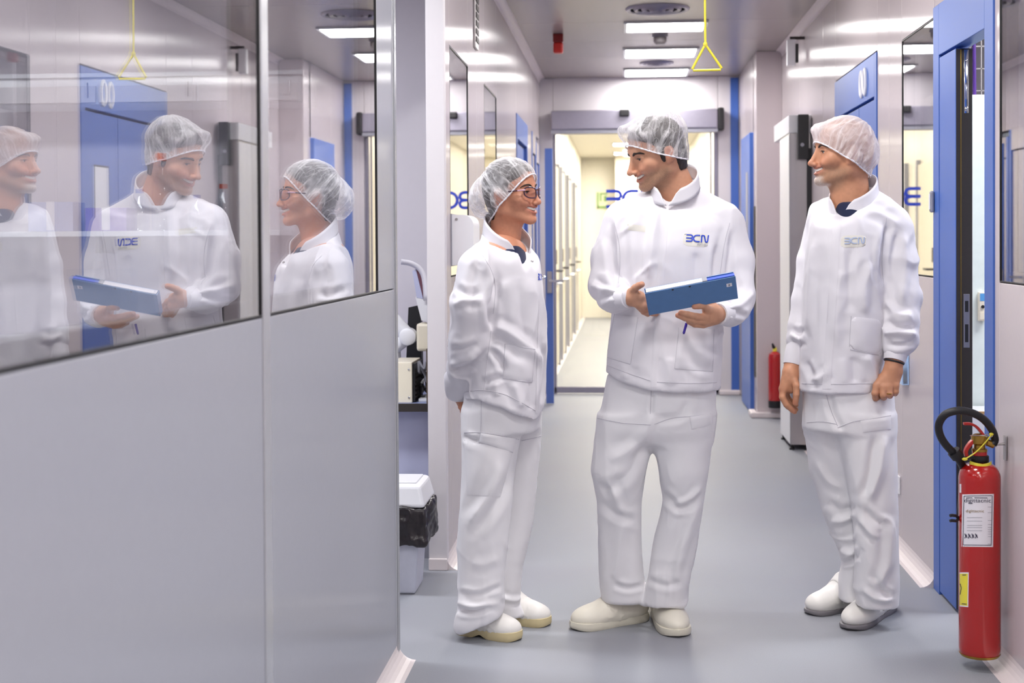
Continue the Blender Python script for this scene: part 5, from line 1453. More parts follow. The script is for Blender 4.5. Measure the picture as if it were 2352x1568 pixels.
cap_mesh(HC, [((0, .01, .034), (.092, .103, .08)), ((0, -.05, -.002), (.086, .076, .078)), ((0, .078, .062), (.062, .04, .034))], (.103, .034), (-.1, -.088), 'bouffant_cap', M_CAPD, old, curve=.004, seed=14, pleats=30, wr=.0045)

g = grid_for(C, 1785, 2125, 415, 910, -.34, .32, .0052)
g.stack(C.knots([(905, 1834, 2016, .0, .16), (860, 1837, 2022, .0, .16), (790, 1840, 2030, .0, .16), (710, 1845, 2032, .0, .158), (630, 1850, 2040, .0, .156), (560, 1858, 2050, .0, .15), (515, 1866, 2054, .0, .135), (485, 1882, 2040, .0, .11)]), .02, 2.35)
g.tube([C.p(1945, 458, .02), C.p(1895, 496, .08)], [.058, .058], .04)
g.tube([C.p(1970, 452, .0), C.p(2046, 506, -.03)], [.06, .06], .04)
g.tube([C.p(1960, 440, .01), C.p(1955, 500, .0)], [.066, .1], .04)
C.tubep(g, [(1888, 520, .1, 36), (1868, 600, .1, 36), (1852, 690, .08, 34), (1840, 750, .06, 31), (1832, 782, .045, 27), (1829, 797, .04, 21)], .015)
C.tubep(g, [(2052, 530, -.04, 44), (2062, 600, -.06, 41), (2068, 680, -.08, 40), (2070, 735, -.1, 37), (2069, 778, -.11, 36), (2060, 803, -.12, 25)], .015)
NC = (C.p(1960, 457, .0), (-.65, -.76), .082, .052)
neck_cut(g, *NC)
g.tube([C.p(1927, 508, -.14), C.p(1934, 470, -.07)], [.004, .032], .006, cut=True)
g.plane(C.p(1900, 895), (0, 0, -1), .003)
V, F = g.mesh(4)
V = cloth(V, F, [([(2040, 520), (2028, 580), (2030, 650)], 8, -.012), ([(2060, 530), (2048, 600), (2050, 690)], 9, -.007), ([(2078, 540), (2080, 620), (2070, 700)], 9, .007), ([(2035, 690), (2060, 720), (2095, 725)], 8, .007), ([(2035, 735), (2065, 752), (2100, 748)], 8, -.011),
                 ([(2035, 768), (2065, 762), (2100, 770)], 7, .010), ([(2040, 790), (2070, 792), (2098, 785)], 6, -.008), ([(1960, 560), (1950, 640), (1955, 720)], 12, -.007), ([(2000, 600), (1985, 660), (1985, 720)], 10, .007), ([(1870, 560), (1860, 660), (1858, 760)], 9, .005),
                 ([(1935, 620), (1920, 700), (1925, 800)], 12, .006), ([(1990, 815), (2005, 850), (2010, 885)], 10, .009), ([(1960, 820), (1965, 880)], 12, -.006), ([(1905, 850), (1880, 870), (1860, 870)], 8, .007), ([(1850, 830), (1862, 860), (1870, 885)], 7, -.006),
                 ([(1820, 770), (1835, 780), (1848, 778)], 6, .008), ([(1818, 755), (1832, 762), (1848, 758)], 6, -.007), ([(1990, 480), (2030, 495), (2060, 515)], 8, .004)], .005, 81, .0014)
jk = link('jacket', mesh_np('jacket', V, F), M_COAT, old)
bv = bvh_of(V, F)
collar('collar', *NC, .04, 4, 17, M_COAT, jk, flare=.05)
patch('placket', bv, [(1914, 498), (1932, 498), (1908, 893), (1888, 893)], M_COAT, jk, 4, 40, .003)
patch('pocket', bv, [(1955, 726), (2026, 734), (2022, 815), (1951, 800)], M_COAT, jk, 12, 14, .0035, .005, crn=.15)
for e in ([(1955, 726), (1953, 765), (1951, 796)], [(1953, 802), (1985, 809), (2018, 815)], [(2022, 813), (2024, 775), (2026, 734)]): seam(bv, e, M_STITCH, jk, .0015)
patch('badge', bv, [(1932, 541), (1990, 540), (1988, 567), (1930, 569)], M_PATCHM, jk, 12, 8, .0012, crn=.2)
M_FADE = plain('faded_logo_blue', srgb(176, 190, 220), .6)
decal_strokes('logo', bv, LOGO, (1939.5, 560.5), (16.6, -.5), (.3, -15), LW, M_FADE, jk, .0032)
for pts in ([(1842, 880), (1900, 882), (2012, 880)], [(2036, 500), (2030, 540), (2026, 600), (2030, 660)]):
    seam(bv, pts, M_STITCH, jk)
cuff_mesh(C.p(1830, 792, .04), C.p(1820, 838, .02), .034, .0325, M_COAT, jk)
cuff_mesh(C.p(2061, 796, -.115), C.p(2054, 829, -.13), .038, .036, M_COAT, jk)
a_, b_ = C.p(2054, 829, -.13), C.p(2053, 833, -.131)
cuff_mesh(a_, b_, .0335, .0335, M_BLACK, old, ribs=False).name = 'bracelet'
g = SDF(C.p(1880, 560, -.2), C.p(2010, 440, .15), .005)
g.stack(C.knots([(550, 1900, 1990, .0, .11), (500, 1914, 1990, .0, .105), (480, 1916, 1990, .0, .085), (464, 1920, 1988, .0, .066)]), .01, 2.2)
V, F = g.mesh(2); link('shirt', mesh_np('shirt', V, F), M_NAVY, old)
rg = [C.p(2043 + 7.2 * math.cos(t), 903 + 1.5 * math.sin(t), -.16 - .0135 * math.sin(t)) for t in np.linspace(0, 2 * math.pi, 16, endpoint=False)]
MB().tube(rg, .0016, 6, closed=True).build('ring', M_BRASS, old)

g = grid_for(C, 1835, 2075, 860, 1425, -.26, .28, .0052)
g.stack(C.knots([(985, 1850, 2050, .0, .135), (940, 1850, 2050, .0, .14), (870, 1846, 2046, .0, .138)]), .02, 2.3)
g.stack(C.knots([(1376, 1926, 1974, .1, .058), (1340, 1928, 1976, .1, .06), (1290, 1938, 1985, .09, .064), (1200, 1900, 1985, .08, .072), (1080, 1861, 1968, .06, .085), (1000, 1852, 1955, .05, .095), (950, 1851, 1950, .04, .1)]), .025, 2.2, capk=.004)
g.stack(C.knots([(1390, 1968, 2060, -.03, .064), (1340, 1964, 2062, -.04, .066), (1250, 1968, 2060, -.05, .07), (1160, 1958, 2058, -.05, .078), (1080, 1944, 2056, -.05, .086), (1000, 1925, 2053, -.04, .1), (950, 1915, 2050, -.03, .11)]), .025, 2.2, capk=.004)
V, F = g.mesh(4)
V = cloth(V, F, [([(2030, 1000), (2020, 1080), (1995, 1150)], 10, .009), ([(2005, 1010), (1998, 1080), (1985, 1140)], 9, -.006), ([(1985, 1170), (2010, 1195), (2030, 1205)], 8, -.008), ([(1975, 1190), (2000, 1220), (2020, 1235)], 7, .008), ([(1905, 1150), (1930, 1170), (1965, 1165)], 9, -.007),
                 ([(1910, 1195), (1935, 1195), (1965, 1180)], 8, .008), ([(1930, 1260), (1955, 1270), (1970, 1250)], 8, .008), ([(1935, 1292), (1955, 1285), (1968, 1275)], 6, -.008), ([(2045, 1200), (2040, 1290), (2010, 1350)], 10, .008), ([(2010, 1320), (2020, 1350), (2045, 1370)], 7, -.008),
                 ([(1985, 1350), (2010, 1372), (2050, 1375)], 7, .009), ([(1905, 900), (1915, 950), (1935, 990)], 8, -.006), ([(1880, 1060), (1900, 1100), (1935, 1120)], 9, .006)], .0038, 101, .0011, (7, 7, 1.1))
tr = link('trousers', mesh_np('trousers', V, F), M_PANTS, old)
bv = bvh_of(V, F)
patch('pocket_flap', bv, [(1976, 966), (2046, 956), (2047, 985), (1982, 993)], M_PANTS, tr, 8, 6, .005)
for pts in ([(1853, 970), (1890, 968), (1922, 974)], [(1924, 982), (1960, 968), (2000, 962), (2046, 954)], [(1895, 896), (1908, 940), (1924, 978)]):
    seam(bv, pts, M_STITCH, tr)
shoe(onZ(1976, 1392, 0), onZ(1854, 1412, 0), M_SHOEW, M_SOLEG, old, .108, 1.1, .016, strap=(.1, .14))
shoe(onZ(2046, 1395, 0), onZ(1946, 1449, 0), M_SHOEW, M_SOLEG, old, .112, 1.1, .016, strap=(.1, .14))
# ================================================================== THINGS
def text_decal(name, bvh, txt, org, ex, ey, mat, parent, off=.001):
    """lettering pressed onto a surface: built-in letter shapes mapped to photo pixels and laid on the mesh"""
    cu = bpy.data.curves.new('letters', 'FONT'); cu.body = txt; cu.size = 1.0; cu.resolution_u = 3
    o = bpy.data.objects.new('letters', cu); COL.objects.link(o)
    dg = bpy.context.evaluated_depsgraph_get(); me = bpy.data.meshes.new_from_object(o.evaluated_get(dg))
    v = np.array([q.co[:] for q in me.vertices]); f = [tuple(p.vertices) for p in me.polygons]
    bpy.data.objects.remove(o, do_unlink=True); bpy.data.meshes.remove(me)
    w = v[:, 0].max(); out = []
    for q in v:
        p = np.array(org, float) + q[0] / w * np.array(ex, float) + q[1] * np.array(ey, float)
        h = hit(bvh, p[0], p[1], off); out.append(h if h is not None else np.zeros(3))
    return MB().add(out, f).build(name, mat, parent, fix=False)
def bvh_obj(o):
    off = Vector((0, 0, 0)); p = o.parent
    return BVHTree.FromPolygons([Vector(v.co) for v in o.data.vertices], [tuple(q.vertices) for q in o.data.polygons])

# ---- folder and pen held by the man in the middle
fo = [B.p(1484, 674, -.36), B.p(1691, 634, -.36), B.p(1694, 686, -.285), B.p(1491, 724, -.285)]   # back cover: tl tr br bl
tl, tr_, br, bl = [np.array(q) for q in fo]
# make it a true rectangle of A4 proportions
ex = ((tr_ - tl) + (br - bl)) / 2; wid = np.linalg.norm(ex); ex /= wid
ey = ((tl - bl) + (tr_ - br)) / 2; ey -= ex * (ey @ ex); hei = np.linalg.norm(ey); ey /= hei
nn = np.cross(ex, ey); nn = nn if nn[1] > 0 else -nn          # away from the camera (towards the reader)
cen = (tl + tr_ + br + bl) / 4; hei = max(hei, .1)
def FP(u, v, w): return cen + ex * u * wid / 2 + ey * v * hei / 2 + nn * w
def slab(name, u0, u1, v0, v1, w0, w1, mat, parent, bev=.0):
    m = MB(); c = [(u, v, w) for w in (w0, w1) for (u, v) in ((u0, v0), (u1, v0), (u1, v1), (u0, v1))]
    m.add([FP(*q) for q in c], [(0, 3, 2, 1), (4, 5, 6, 7), (0, 1, 5, 4), (1, 2, 6, 5), (2, 3, 7, 6), (3, 0, 4, 7)])
    o = m.build(name, mat, parent)
    if bev: md = o.modifiers.new('soft', 'BEVEL'); md.width = bev; md.segments = 2
    return o
M_FOLDER = plain('blue_folder_cover', srgb(84, 126, 178), .35, 0, .06, 40)
M_FOLDERB = plain('bright_blue_card', srgb(44, 84, 205), .45)
fd = empty('ring_binder', tuple(cen), 'blue plastic folder held open by the man in the middle', 'folder')
bk = slab('back_cover', -1, 1, -1, 1, 0, .003, M_FOLDER, fd, .001)
slab('paper_block', -.985, .3, -.9, 1.02, .004, .02, M_LABELW, fd)
slab('blue_divider', .3, .985, -.9, 1.04, .004, .014, M_FOLDERB, fd)
slab('grey_clip', .27, .38, .9, 1.05, .0035, .021, M_GREY, fd)
slab('front_cover', -1, .98, -1, .98, .021, .024, M_FOLDER, fd, .001)
slab('spine', -1.012, -1, -1, 1, 0, .024, M_FOLDER, fd)
st_ = slab('sticker', .78, .9, .22, .5, -.0006, 0, M_LABELW, fd)
slab('sticker_print', .82, .86, .28, .44, -.0009, -.0006, M_GREY, st_)
for u in (-.4, -.02):
    MB().ellipsoid(tuple(FP(u, .9, -.0002)), (.0035, .002, .0035)).build('rivet', M_BLACK, fd)
pen = MB().tube([B.p(1577, 742, -.168), B.p(1570.5, 765, -.172)], [.0045, .0042], 10).tube([B.p(1570.5, 765, -.172), B.p(1570, 767, -.172)], [.0042, .002], 10)
tag(pen.build('pen', plain('violet_blue_plastic', srgb(52, 30, 150), .3)), 'violet blue pen clipped at the pocket below the folder', 'pen')

# ---- fire extinguishers
def extinguisher_near():
    ax_x = 1.122; y0 = yX(2250, ax_x, 1280); c0 = onX(2250, 1504, ax_x); S = FPX / (y0 * 1.0); r = .0645
    Zp = lambda py: float(onX(2250, py, ax_x)[2])
    def Q(px, py, dy=0.0): return onY(px, py, y0 + dy)
    t = empty('fire_extinguisher', (ax_x, y0, Zp(1504)), 'large red fire extinguisher hanging on the right wall beside the open door', 'fire extinguisher')
    z0, z1, z2, z3 = Zp(1504), Zp(1098), Zp(1062), Zp(1036)
    prof = [(.0, z0 + .012), (r * .7, z0 + .006), (r * .86, z0), (r * .97, z0 + .008), (r, z0 + .025), (r, z1)]
    for k in range(1, 9):
        a = math.pi / 2 * k / 8; prof.append((r * .36 + r * .64 * math.cos(a), z1 + (z2 - z1) * math.sin(a)))
    prof += [(r * .36, z3)]
    cyl = MB().lathe(prof, (ax_x, y0, 0), 48).build('cylinder', M_RED, t)
    bv = bvh_obj(cyl)
    MB().lathe([(r * .9, z0 + .0), (r * .99, z0 + .008), (r * .99, z0 + .009), (r * .5, z0 + .001)], (ax_x, y0, 0), 32).build('worn_base_ring', M_BRASS, cyl)
    MB().lathe([(.021, z3 - .002), (.024, z3), (.024, z3 + .008), (.018, z3 + .01), (.017, z3 + .02), (.026, z3 + .026), (.026, z3 + .05), (.014, z3 + .056)], (ax_x, y0, 0), 24).build('valve', M_BRASS, t)
    MB().tube([(ax_x, y0, z3 + .038), tuple(Q(2283, 1022))], .011, 12).build('outlet', M_BRASS, t)
    MB().lathe([(.028, z2 + .002), (.029, z2 + .004), (.029, z2 + .022), (.026, z2 + .024)], (ax_x, y0, 0), 24).build('neck_clamp', M_BLACK, t)
    # yellow information plate round the neck
    yq = MB(); v = []
    for j, zz in enumerate((Zp(1079), Zp(1061))):
        for i in range(13):
            a = math.radians(-160 + 140 * i / 12); rr = .036 if j == 0 else .034; v.append((ax_x + rr * math.cos(a), y0 + rr * math.sin(a) * 1.15, zz + (.006 * abs(i - 6) / 6 if j else 0)))
    yq.add(v, [(i, i + 1, 14 + i, 13 + i) for i in range(12)])
    yp = yq.build('yellow_tag', M_YELLOW, t); yp.modifiers.new('thickness', 'SOLIDIFY').thickness = .002
    MB().box((ax_x - .03, y0 - .0405, Zp(1073)), (ax_x + .03, y0 - .0395, Zp(1071.5))).build('tag_line', M_INK, yp)
    # handle below, lever above
    def blade(name, pts, w, th, parent=t):
        p = crom([Q(*q) for q in pts], 18); v = []; f = []; n = len(p)
        for i, q in enumerate(p):
            tt = p[min(i + 1, n - 1)] - p[max(i - 1, 0)]; tt /= np.linalg.norm(tt); up = np.cross(tt, (0, 1, 0)); up /= np.linalg.norm(up); ww = w * (1 - .35 * i / n)
            for a, b in ((-1, -1), (1, -1), (1, 1), (-1, 1)): v.append(q + np.array((0, 1, 0)) * a * ww + up * b * th)
        for i in range(n - 1):
            for k in range(4): f.append((i * 4 + k, i * 4 + (k + 1) % 4, i * 4 + 4 + (k + 1) % 4, i * 4 + 4 + k))
        f += [(0, 1, 2, 3), tuple(4 * (n - 1) + k for k in range(4))[::-1]]
        o = MB().add(v, f, True).build(name, M_REDP, parent); md = o.modifiers.new('soft', 'BEVEL'); md.width = .0015; md.segments = 2; return o
    blade('lever', [(2262, 1014, -.002), (2258, 1000, -.002), (2250, 988, -.002), (2240, 978, -.002), (2228, 973, -.002), (2213, 973, -.002)], .014, .004)
    blade('carry_handle', [(2262, 1010, 0), (2248, 1008, 0), (2235, 1012, 0), (2224, 1024, 0), (2218, 1036, 0), (2220, 1048, 0)], .014, .0055)
    MB().tube([Q(2228, 1000, -.02), Q(2262, 1000, -.02), Q(2272, 1004, -.02)], .0016, 6).tube([Q(2262 + 9 + 9 * math.cos(a), 1000 + 4 * math.sin(a), -.02) for a in np.linspace(0, 6.2, 14)], .0014, 6).build('safety_pin', M_CHROME, t)
    MB().tube(crom([Q(2278, 996, -.026), Q(2268, 1010, -.03), Q(2246, 1034, -.034), Q(2230, 1046, -.036), Q(2216, 1054, -.036)], 12), .0022, 6).ellipsoid(tuple(Q(2277, 997, -.026)), (.007, .003, .005)).ellipsoid(tuple(Q(2216, 1054, -.036)), (.009, .003, .005)).build('seal_strap', M_YELLOW, t)
    MB().tube(crom([Q(2280, 1021, .0), Q(2285, 1008, .0), Q(2277, 984, -.02), Q(2257, 961, -.04), Q(2230, 947, -.05), Q(2200, 943, -.055), Q(2172, 951, -.05), Q(2157, 972, -.04), Q(2158, 995, -.03), Q(2170, 1018, -.02), Q(2188, 1038, -.01), Q(2203, 1056, .0), Q(2214, 1080, .02), Q(2212, 1120, .04), Q(2206, 1180, .05)], 60), .0125, 12).build('hose', M_BLACK, t)
    MB().tube([Q(2190, 1036, -.01), Q(2200, 1048, -.005)], .021, 12).tube([Q(2196, 1050, -.01), Q(2240, 1052, -.02)], .004, 6).build('hose_clamp', M_BLACK, t)
    hc = MB()
    for py in (1184, 1196): hc.tube([Q(2203, 1190, -.0), Q(2196, py, -.005), Q(2186, py - 1, -.01), Q(2182, py, -.012)], .005, 8)
    hc.build('horn_clip', M_BLACK, t)
    # labels
    lb = patch('label', bv, [(2210, 1135), (2283, 1134), (2281, 1256), (2208, 1255)], M_LABELW, t, 16, 4, .0008, base=-.0004)
    for pts in ([(2214, 1139), (2279, 1138), (2277, 1252), (2212, 1251), (2214, 1139)],):
        decal_strokes('label_border', bv, [[(a, b) for a, b in np.array(pts, float)]], (0, 0), (1, 0), (0, 1), 1.2, M_INK, lb, .0016)
    text_decal('label_brand', bv, 'digittacnic', (2214, 1153), (62, .5), (0, -13), M_INK, lb, .0018)
    decal_strokes('label_bars', bv, [[(2219, 1143), (2233, 1143)], [(2238, 1143), (2268, 1143.2)], [(2224, 1155.5), (2234, 1155.8)]], (0, 0), (1, 0), (0, 1), 1.5, M_INK, lb, .0019)
    text_decal('label_sub_brand', bv, 'digittacnic', (2218, 1176), (42, .3), (0, -9), M_BRASS, lb, .0018)
    ln = [[(2221, y), (2256, y + .3)] for y in (1188, 1196, 1206, 1211, 1218)] + [[(2269, y), (2277, y)] for y in (1164, 1177, 1195, 1204, 1211, 1216, 1221, 1226, 1232, 1249)]
    decal_strokes('label_lines', bv, ln, (0, 0), (1, 0), (0, 1), .8, M_GREY, lb, .0018)
    pk = [[(2216 + 8 * i, 1225), (2218 + 8 * i, 1231), (2216 + 8 * i, 1236)] for i in range(4)] + [[(2219 + 8 * i, 1227), (2221 + 8 * i, 1235)] for i in range(4)]
    decal_strokes('label_pictograms', bv, pk, (0, 0), (1, 0), (0, 1), 1.8, M_INK, lb, .0018)
    yl = patch('warning_label', bv, [(2204, 1314), (2225, 1314), (2224, 1394), (2204, 1392)], M_LABELW, t, 8, 4, .0008, base=-.0004)
    patch('warning_label_field', bv, [(2204, 1317), (2223, 1317), (2222, 1391), (2204, 1389)], M_YELLOW, yl, 8, 4, .0016, base=-.0004)
    decal_strokes('warning_symbol', bv, [[(2205, 1340), (2208, 1350), (2205, 1365)], [(2210, 1320), (2219, 1320)], [(2209, 1386), (2220, 1387)]], (0, 0), (1, 0), (0, 1), 1.6, M_INK, yl, .0024)
    patch('inspection_sticker', bv, [(2204, 1111), (2208, 1111), (2208, 1131), (2204, 1131)], M_LABELW, t, 3, 3, .0008, base=-.0004)
    # wall bracket
    br = MB(); xb = XR - .002
    br.box((xb - .004, y0 - .016, Zp(1056)), (xb + .0, y0 + .016, Zp(1000)), .001); br.tube([(xb, y0, Zp(1019)), tuple(Q(2268, 1021))], .004, 8)
    br.build('wall_bracket', M_STEEL, t)
    return t
extinguisher_near()
yq_ = YP - .07; cx_ = float(onY(1780, 860, yq_)[0])
t = empty('fire_extinguisher', (cx_, yq_, .05), 'small red fire extinguisher with black base in front of the far pillar', 'fire extinguisher')
zq = lambda py: float(onY(1780, py, yq_)[2]); rr_ = .051
MB().lathe([(rr_, zq(920)), (rr_, zq(822)), (rr_ * .9, zq(813)), (rr_ * .5, zq(808)), (.014, zq(806))], (cx_, yq_, 0), 24).build('cylinder', M_RED, t)
MB().lathe([(rr_ * .96, zq(936)), (rr_ * 1.01, zq(934)), (rr_ * 1.01, zq(919)), (rr_, zq(919))], (cx_, yq_, 0), 24).build('base', M_BLACK, t)
MB().lathe([(.016, zq(808)), (.016, zq(800)), (.01, zq(797))], (cx_, yq_, 0), 12).build('valve', M_YELLOW, t)
MB().tube([(cx_, yq_, zq(801)), (cx_ - .012, yq_ - .01, zq(796)), (cx_ - .02, yq_ - .01, zq(788))], [.012, .012, .006], 8).build('handle', M_BLACK, t)
bq = BVHTree.FromPolygons([Vector(v.co) for v in t.children[0].data.vertices], [tuple(q.vertices) for q in t.children[0].data.polygons])
patch('label', bq, [(1767, 883), (1776, 883), (1776, 917), (1767, 917)], M_YELLOW, t, 6, 3, .001, base=-.0004)
patch('label', bq, [(1766, 832), (1784, 832), (1784, 868), (1766, 868)], plain('faded_pink_print', srgb(190, 110, 130), .5), t, 6, 3, .001, base=-.0004)
MB().box((cx_ - .015, yq_ + rr_, zq(815)), (cx_ + .015, YP - .0005, zq(808))).build('wall_hook', M_STEEL, t)

# ---- yellow pull handle on its rod
yh = 5.07
a = onY(1620, 102, yh); bl_ = onY(1588, 162, yh); br_ = onY(1660, 160, yh); top = np.array((onY(1617, -20, yh)[0], yh, ZC))
t = empty('pull_handle', tuple(a), 'yellow triangular pull handle hanging from the ceiling', 'pull handle')
MB().tube([top, a], .0042, 10).build('rod', M_YELLOW, t)
tri = [a + (bl_ - a) * .06, a + (bl_ - a) * .94, bl_ + (br_ - bl_) * .06, bl_ + (br_ - bl_) * .94, br_ + (a - br_) * .06, br_ + (a - br_) * .94]
MB().tube([p for p in crom(tri + [tri[0]], 60)][:-1] if False else [tri[0], (tri[0] + tri[1]) / 2, tri[1], tri[2], (tri[2] + tri[3]) / 2, tri[3], tri[4], (tri[4] + tri[5]) / 2, tri[5]], .0045, 10, closed=True).build('triangle', M_YELLOW, t)
MB().ellipsoid(tuple(a), (.008, .008, .01)).build('knot', M_YELLOW, t)

# ---- fittings on walls and ceiling
Yd = Yl(1030) + .08
px0 = XL
t = empty('towel_dispenser', (px0, Yd, 1.1), 'white towel dispenser with rounded top on the left wall behind the woman', 'dispenser')
dz0, dz1 = float(onX(1030, 614, XL + .05)[2]), float(onX(1030, 488, XL + .05)[2]); w_ = .098
poly = [(XL + .004, dz0), (XL + w_, dz0), (XL + w_, dz1 - .045)] + [(XL + w_ - .045 + .045 * math.cos(q), dz1 - .045 + .045 * math.sin(q)) for q in np.linspace(.2, math.pi / 2, 7)] + [(XL + .004, dz1)]
MB().prism(poly, 'y', Yd, Yd + .26).build('housing', M_WHITE, t)
boxpart('back_plate', (XL + .0005, Yd - .008, dz0 - .004), (XL + .006, Yd + .268, dz1 + .004), M_GREY, t)
MB().lathe([(.006, 0), (.006, .003)], (XL + .025, Yd - .003, dz1 - .02), 12, 'y').build('lock', M_STEEL, t)

c = onZ(1282, 78, ZC)
t = empty('alarm_sounder', tuple(c), 'dark red alarm sounder hanging from the ceiling at left', 'alarm')
MB().box((c[0] - .036, c[1] - .03, ZC - .06), (c[0] + .036, c[1] + .03, ZC - .0005), .006).build('base', M_DKRED, t)
MB().box((c[0] - .034, c[1] - .03, ZC - .135), (c[0] + .034, c[1] + .03, ZC - .06), .012).build('lens', M_REDP, t)
c = onZ(1516, 80, ZC)
t = empty('smoke_detector', tuple(c), 'round grey smoke detector between the ceiling lights', 'detector')
MB().lathe([(.055, ZC - .0005), (.055, ZC - .015)], (c[0], c[1], 0), 24).build('base', M_GREY, t)
MB().lathe([(.045, ZC - .015), (.045, ZC - .05), (.03, ZC - .065), (.0, ZC - .067)], (c[0], c[1], 0), 24).build('head', plain('grey_detector', srgb(112, 106, 108), .5), t)
for (px, py, r, lb) in ((1510, 20, .2, 'wide round air diffuser flush in the ceiling before the lights'), (1508, 144, .14, 'small round air diffuser between the two farther ceiling lights')):
    c = onZ(px, py, ZC); t = empty('air_diffuser', tuple(c), lb, 'air diffuser')
    for k in range(4):
        q = r * (1 - .24 * k); m = MB(); m.lathe([(q, ZC - .001), (q - .01, ZC - .012 - .003 * k), (q - .03, ZC - .008), (q - .03, ZC - .001)], (c[0], c[1], 0), 40); m.build('ring', M_MID, t)

# stainless sliding panel standing proud of the right wall, with its black strip and drive
y0 = 9.3; x0 = float(onY(1815, 700, y0)[0]); y1 = yX(1793, x0)
t = empty('steel_cabinet', (x0, y0, 0), 'tall slim stainless steel cabinet against the right wall behind the older man', 'cabinet')
boxpart('body', (x0, y0, .035), (XR - .002, y1, 2.05), M_STEEL, t, .003)
boxpart('side_panel', (x0 - .004, y0 + .01, .04), (x0 - .0005, y1, 2.04), M_WHITE, t, .001)
boxpart('top_cover', (x0 - .006, y0 - .004, 2.05), (XR - .002, y1 + .35, 2.165), M_WHITE, t, .004)
boxpart('black_strip', (XR - .03, y0 - .012, .01), (XR - .002, y0 - .0005, 1.95), M_BLACK, t)
dr_ = boxpart('drive_box', (float(onY(1831, 300, y0)[0]), y0 - .06, 1.88), (float(onY(1855, 300, y0)[0]), y0 - .013, 2.165), M_BLACK, t, .004)
MB().lathe([(.012, 0), (.012, -.004)], (float(onY(1840, 300, y0)[0]), y0 - .06, 1.97), 16, 'y').build('dial', M_GREY, dr_)
for q in (x0 + .012, XR - .03):
    for yy_ in (y0 + .03, y1 - .05):
        MB().lathe([(.018, 0.0), (.018, .012), (.01, .014), (.01, .036)], (q, yy_, 0), 12).build('foot', M_BLACK, t)

yv = 9.6
t = empty('wall_sensor', (XR, yv, 2.5), 'white wall box with black face high on the right wall', 'sensor')
xa = float(onY(1808, 120, yv)[0]); zz0, zz1 = float(onY(1815, 150, yv)[2]), float(onY(1815, 90, yv)[2])
boxpart('housing', (xa, yv, zz0), (xa + .055, yv + .05, zz1), M_WHITE, t, .004)
boxpart('face', (xa + .056, yv - .001, zz0 + .02), (xa + .075, yv + .05, zz1 - .03), M_BLACK, t, .003)
boxpart('arm', (xa + .02, yv + .02, zz1), (XR - .001, yv + .03, zz1 + .02), M_DARK, t)
yv0, yv1 = Yl(1090), Yl(1097)
t = empty('wall_grille', (XL, yv0, 2.35), 'narrow dark grille high on the left wall', 'grille')
boxpart('frame', (XL + .0005, yv0, 2.33), (XL + .012, yv1, 2.74), M_STEEL, t, .002)
for k in range(9): boxpart('slat', (XL + .012, yv0 + .015, 2.36 + k * .04), (XL + .016, yv1 - .015, 2.385 + k * .04), M_DARK, t)
c = onX(2149, 463, XR)
t = empty('door_reader', tuple(c), 'small grey curved reader at the edge of the open blue door', 'door reader')
MB().box((XR - .022, c[1] - .012, c[2] - .042), (XR - .0065, c[1] + .016, c[2] + .042), .007).build('housing', M_GREY, t)
boxpart('face', (XR - .024, c[1] - .008, c[2] - .03), (XR - .022, c[1] + .012, c[2] + .03), M_WHITE, t)
c = onX(2064, 1110, XR)
t = empty('wall_socket', tuple(c), 'small white socket low on the right wall behind the older man', 'socket')
MB().box((XR - .009, c[1] - .05, c[2] - .04), (XR - .0005, c[1] + .04, c[2] + .04), .003).build('plate', M_WHITE, t)
MB().lathe([(.02, -.009), (.02, -.011), (.015, -.004)], (XR, c[1], c[2]), 16, 'x').build('inset', M_POST, t)
c = onX(2079, 840, XR)
t = empty('leaflet_holder', tuple(c), 'pale blue plastic holder on the right wall beside the fist', 'holder')
M_PBLUE = plain('pale_blue_plastic', srgb(170, 200, 236), .3)
boxpart('back', (XR - .006, c[1] - .09, c[2] - .07), (XR - .0005, c[1] + .05, c[2] + .075), M_PBLUE, t, .002)
boxpart('pocket', (XR - .03, c[1] - .09, c[2] - .07), (XR - .025, c[1] + .05, c[2] + .03), M_PBLUE, t, .002)
boxpart('pocket_base', (XR - .03, c[1] - .09, c[2] - .074), (XR - .0005, c[1] + .05, c[2] - .07), M_PBLUE, t, .001)
c = onX(1721, 538, XP)
tag(MB().box((XP - .045, c[1] - .06, c[2] - .045), (XP - .0305, c[1] + .06, c[2] + .045), .006).build('call_point', M_REDP), 'small red call point on the blue door at far right', 'call point')
es = onY(1383, 460, YE - .02)
t = empty('exit_sign', tuple(es), 'green and white emergency exit sign beyond the glass door', 'sign')
boxpart('board', (es[0] - .1, YE - .02, es[2] - .15), (es[0] + .1, YE - .0005, es[2] + .15), M_SIGNW, t)
for (u0, u1, v0, v1) in ((-.09, -.06, -.14, .14), (-.04, -.01, -.02, .1), (-.04, .09, .1, .13), (.03, .08, -.02, .08), (-.09, .09, -.14, -.1)):
    boxpart('symbol', (es[0] + u0, YE - .024, es[2] + v0), (es[0] + u1, YE - .0205, es[2] + v1), M_GREEN, t)

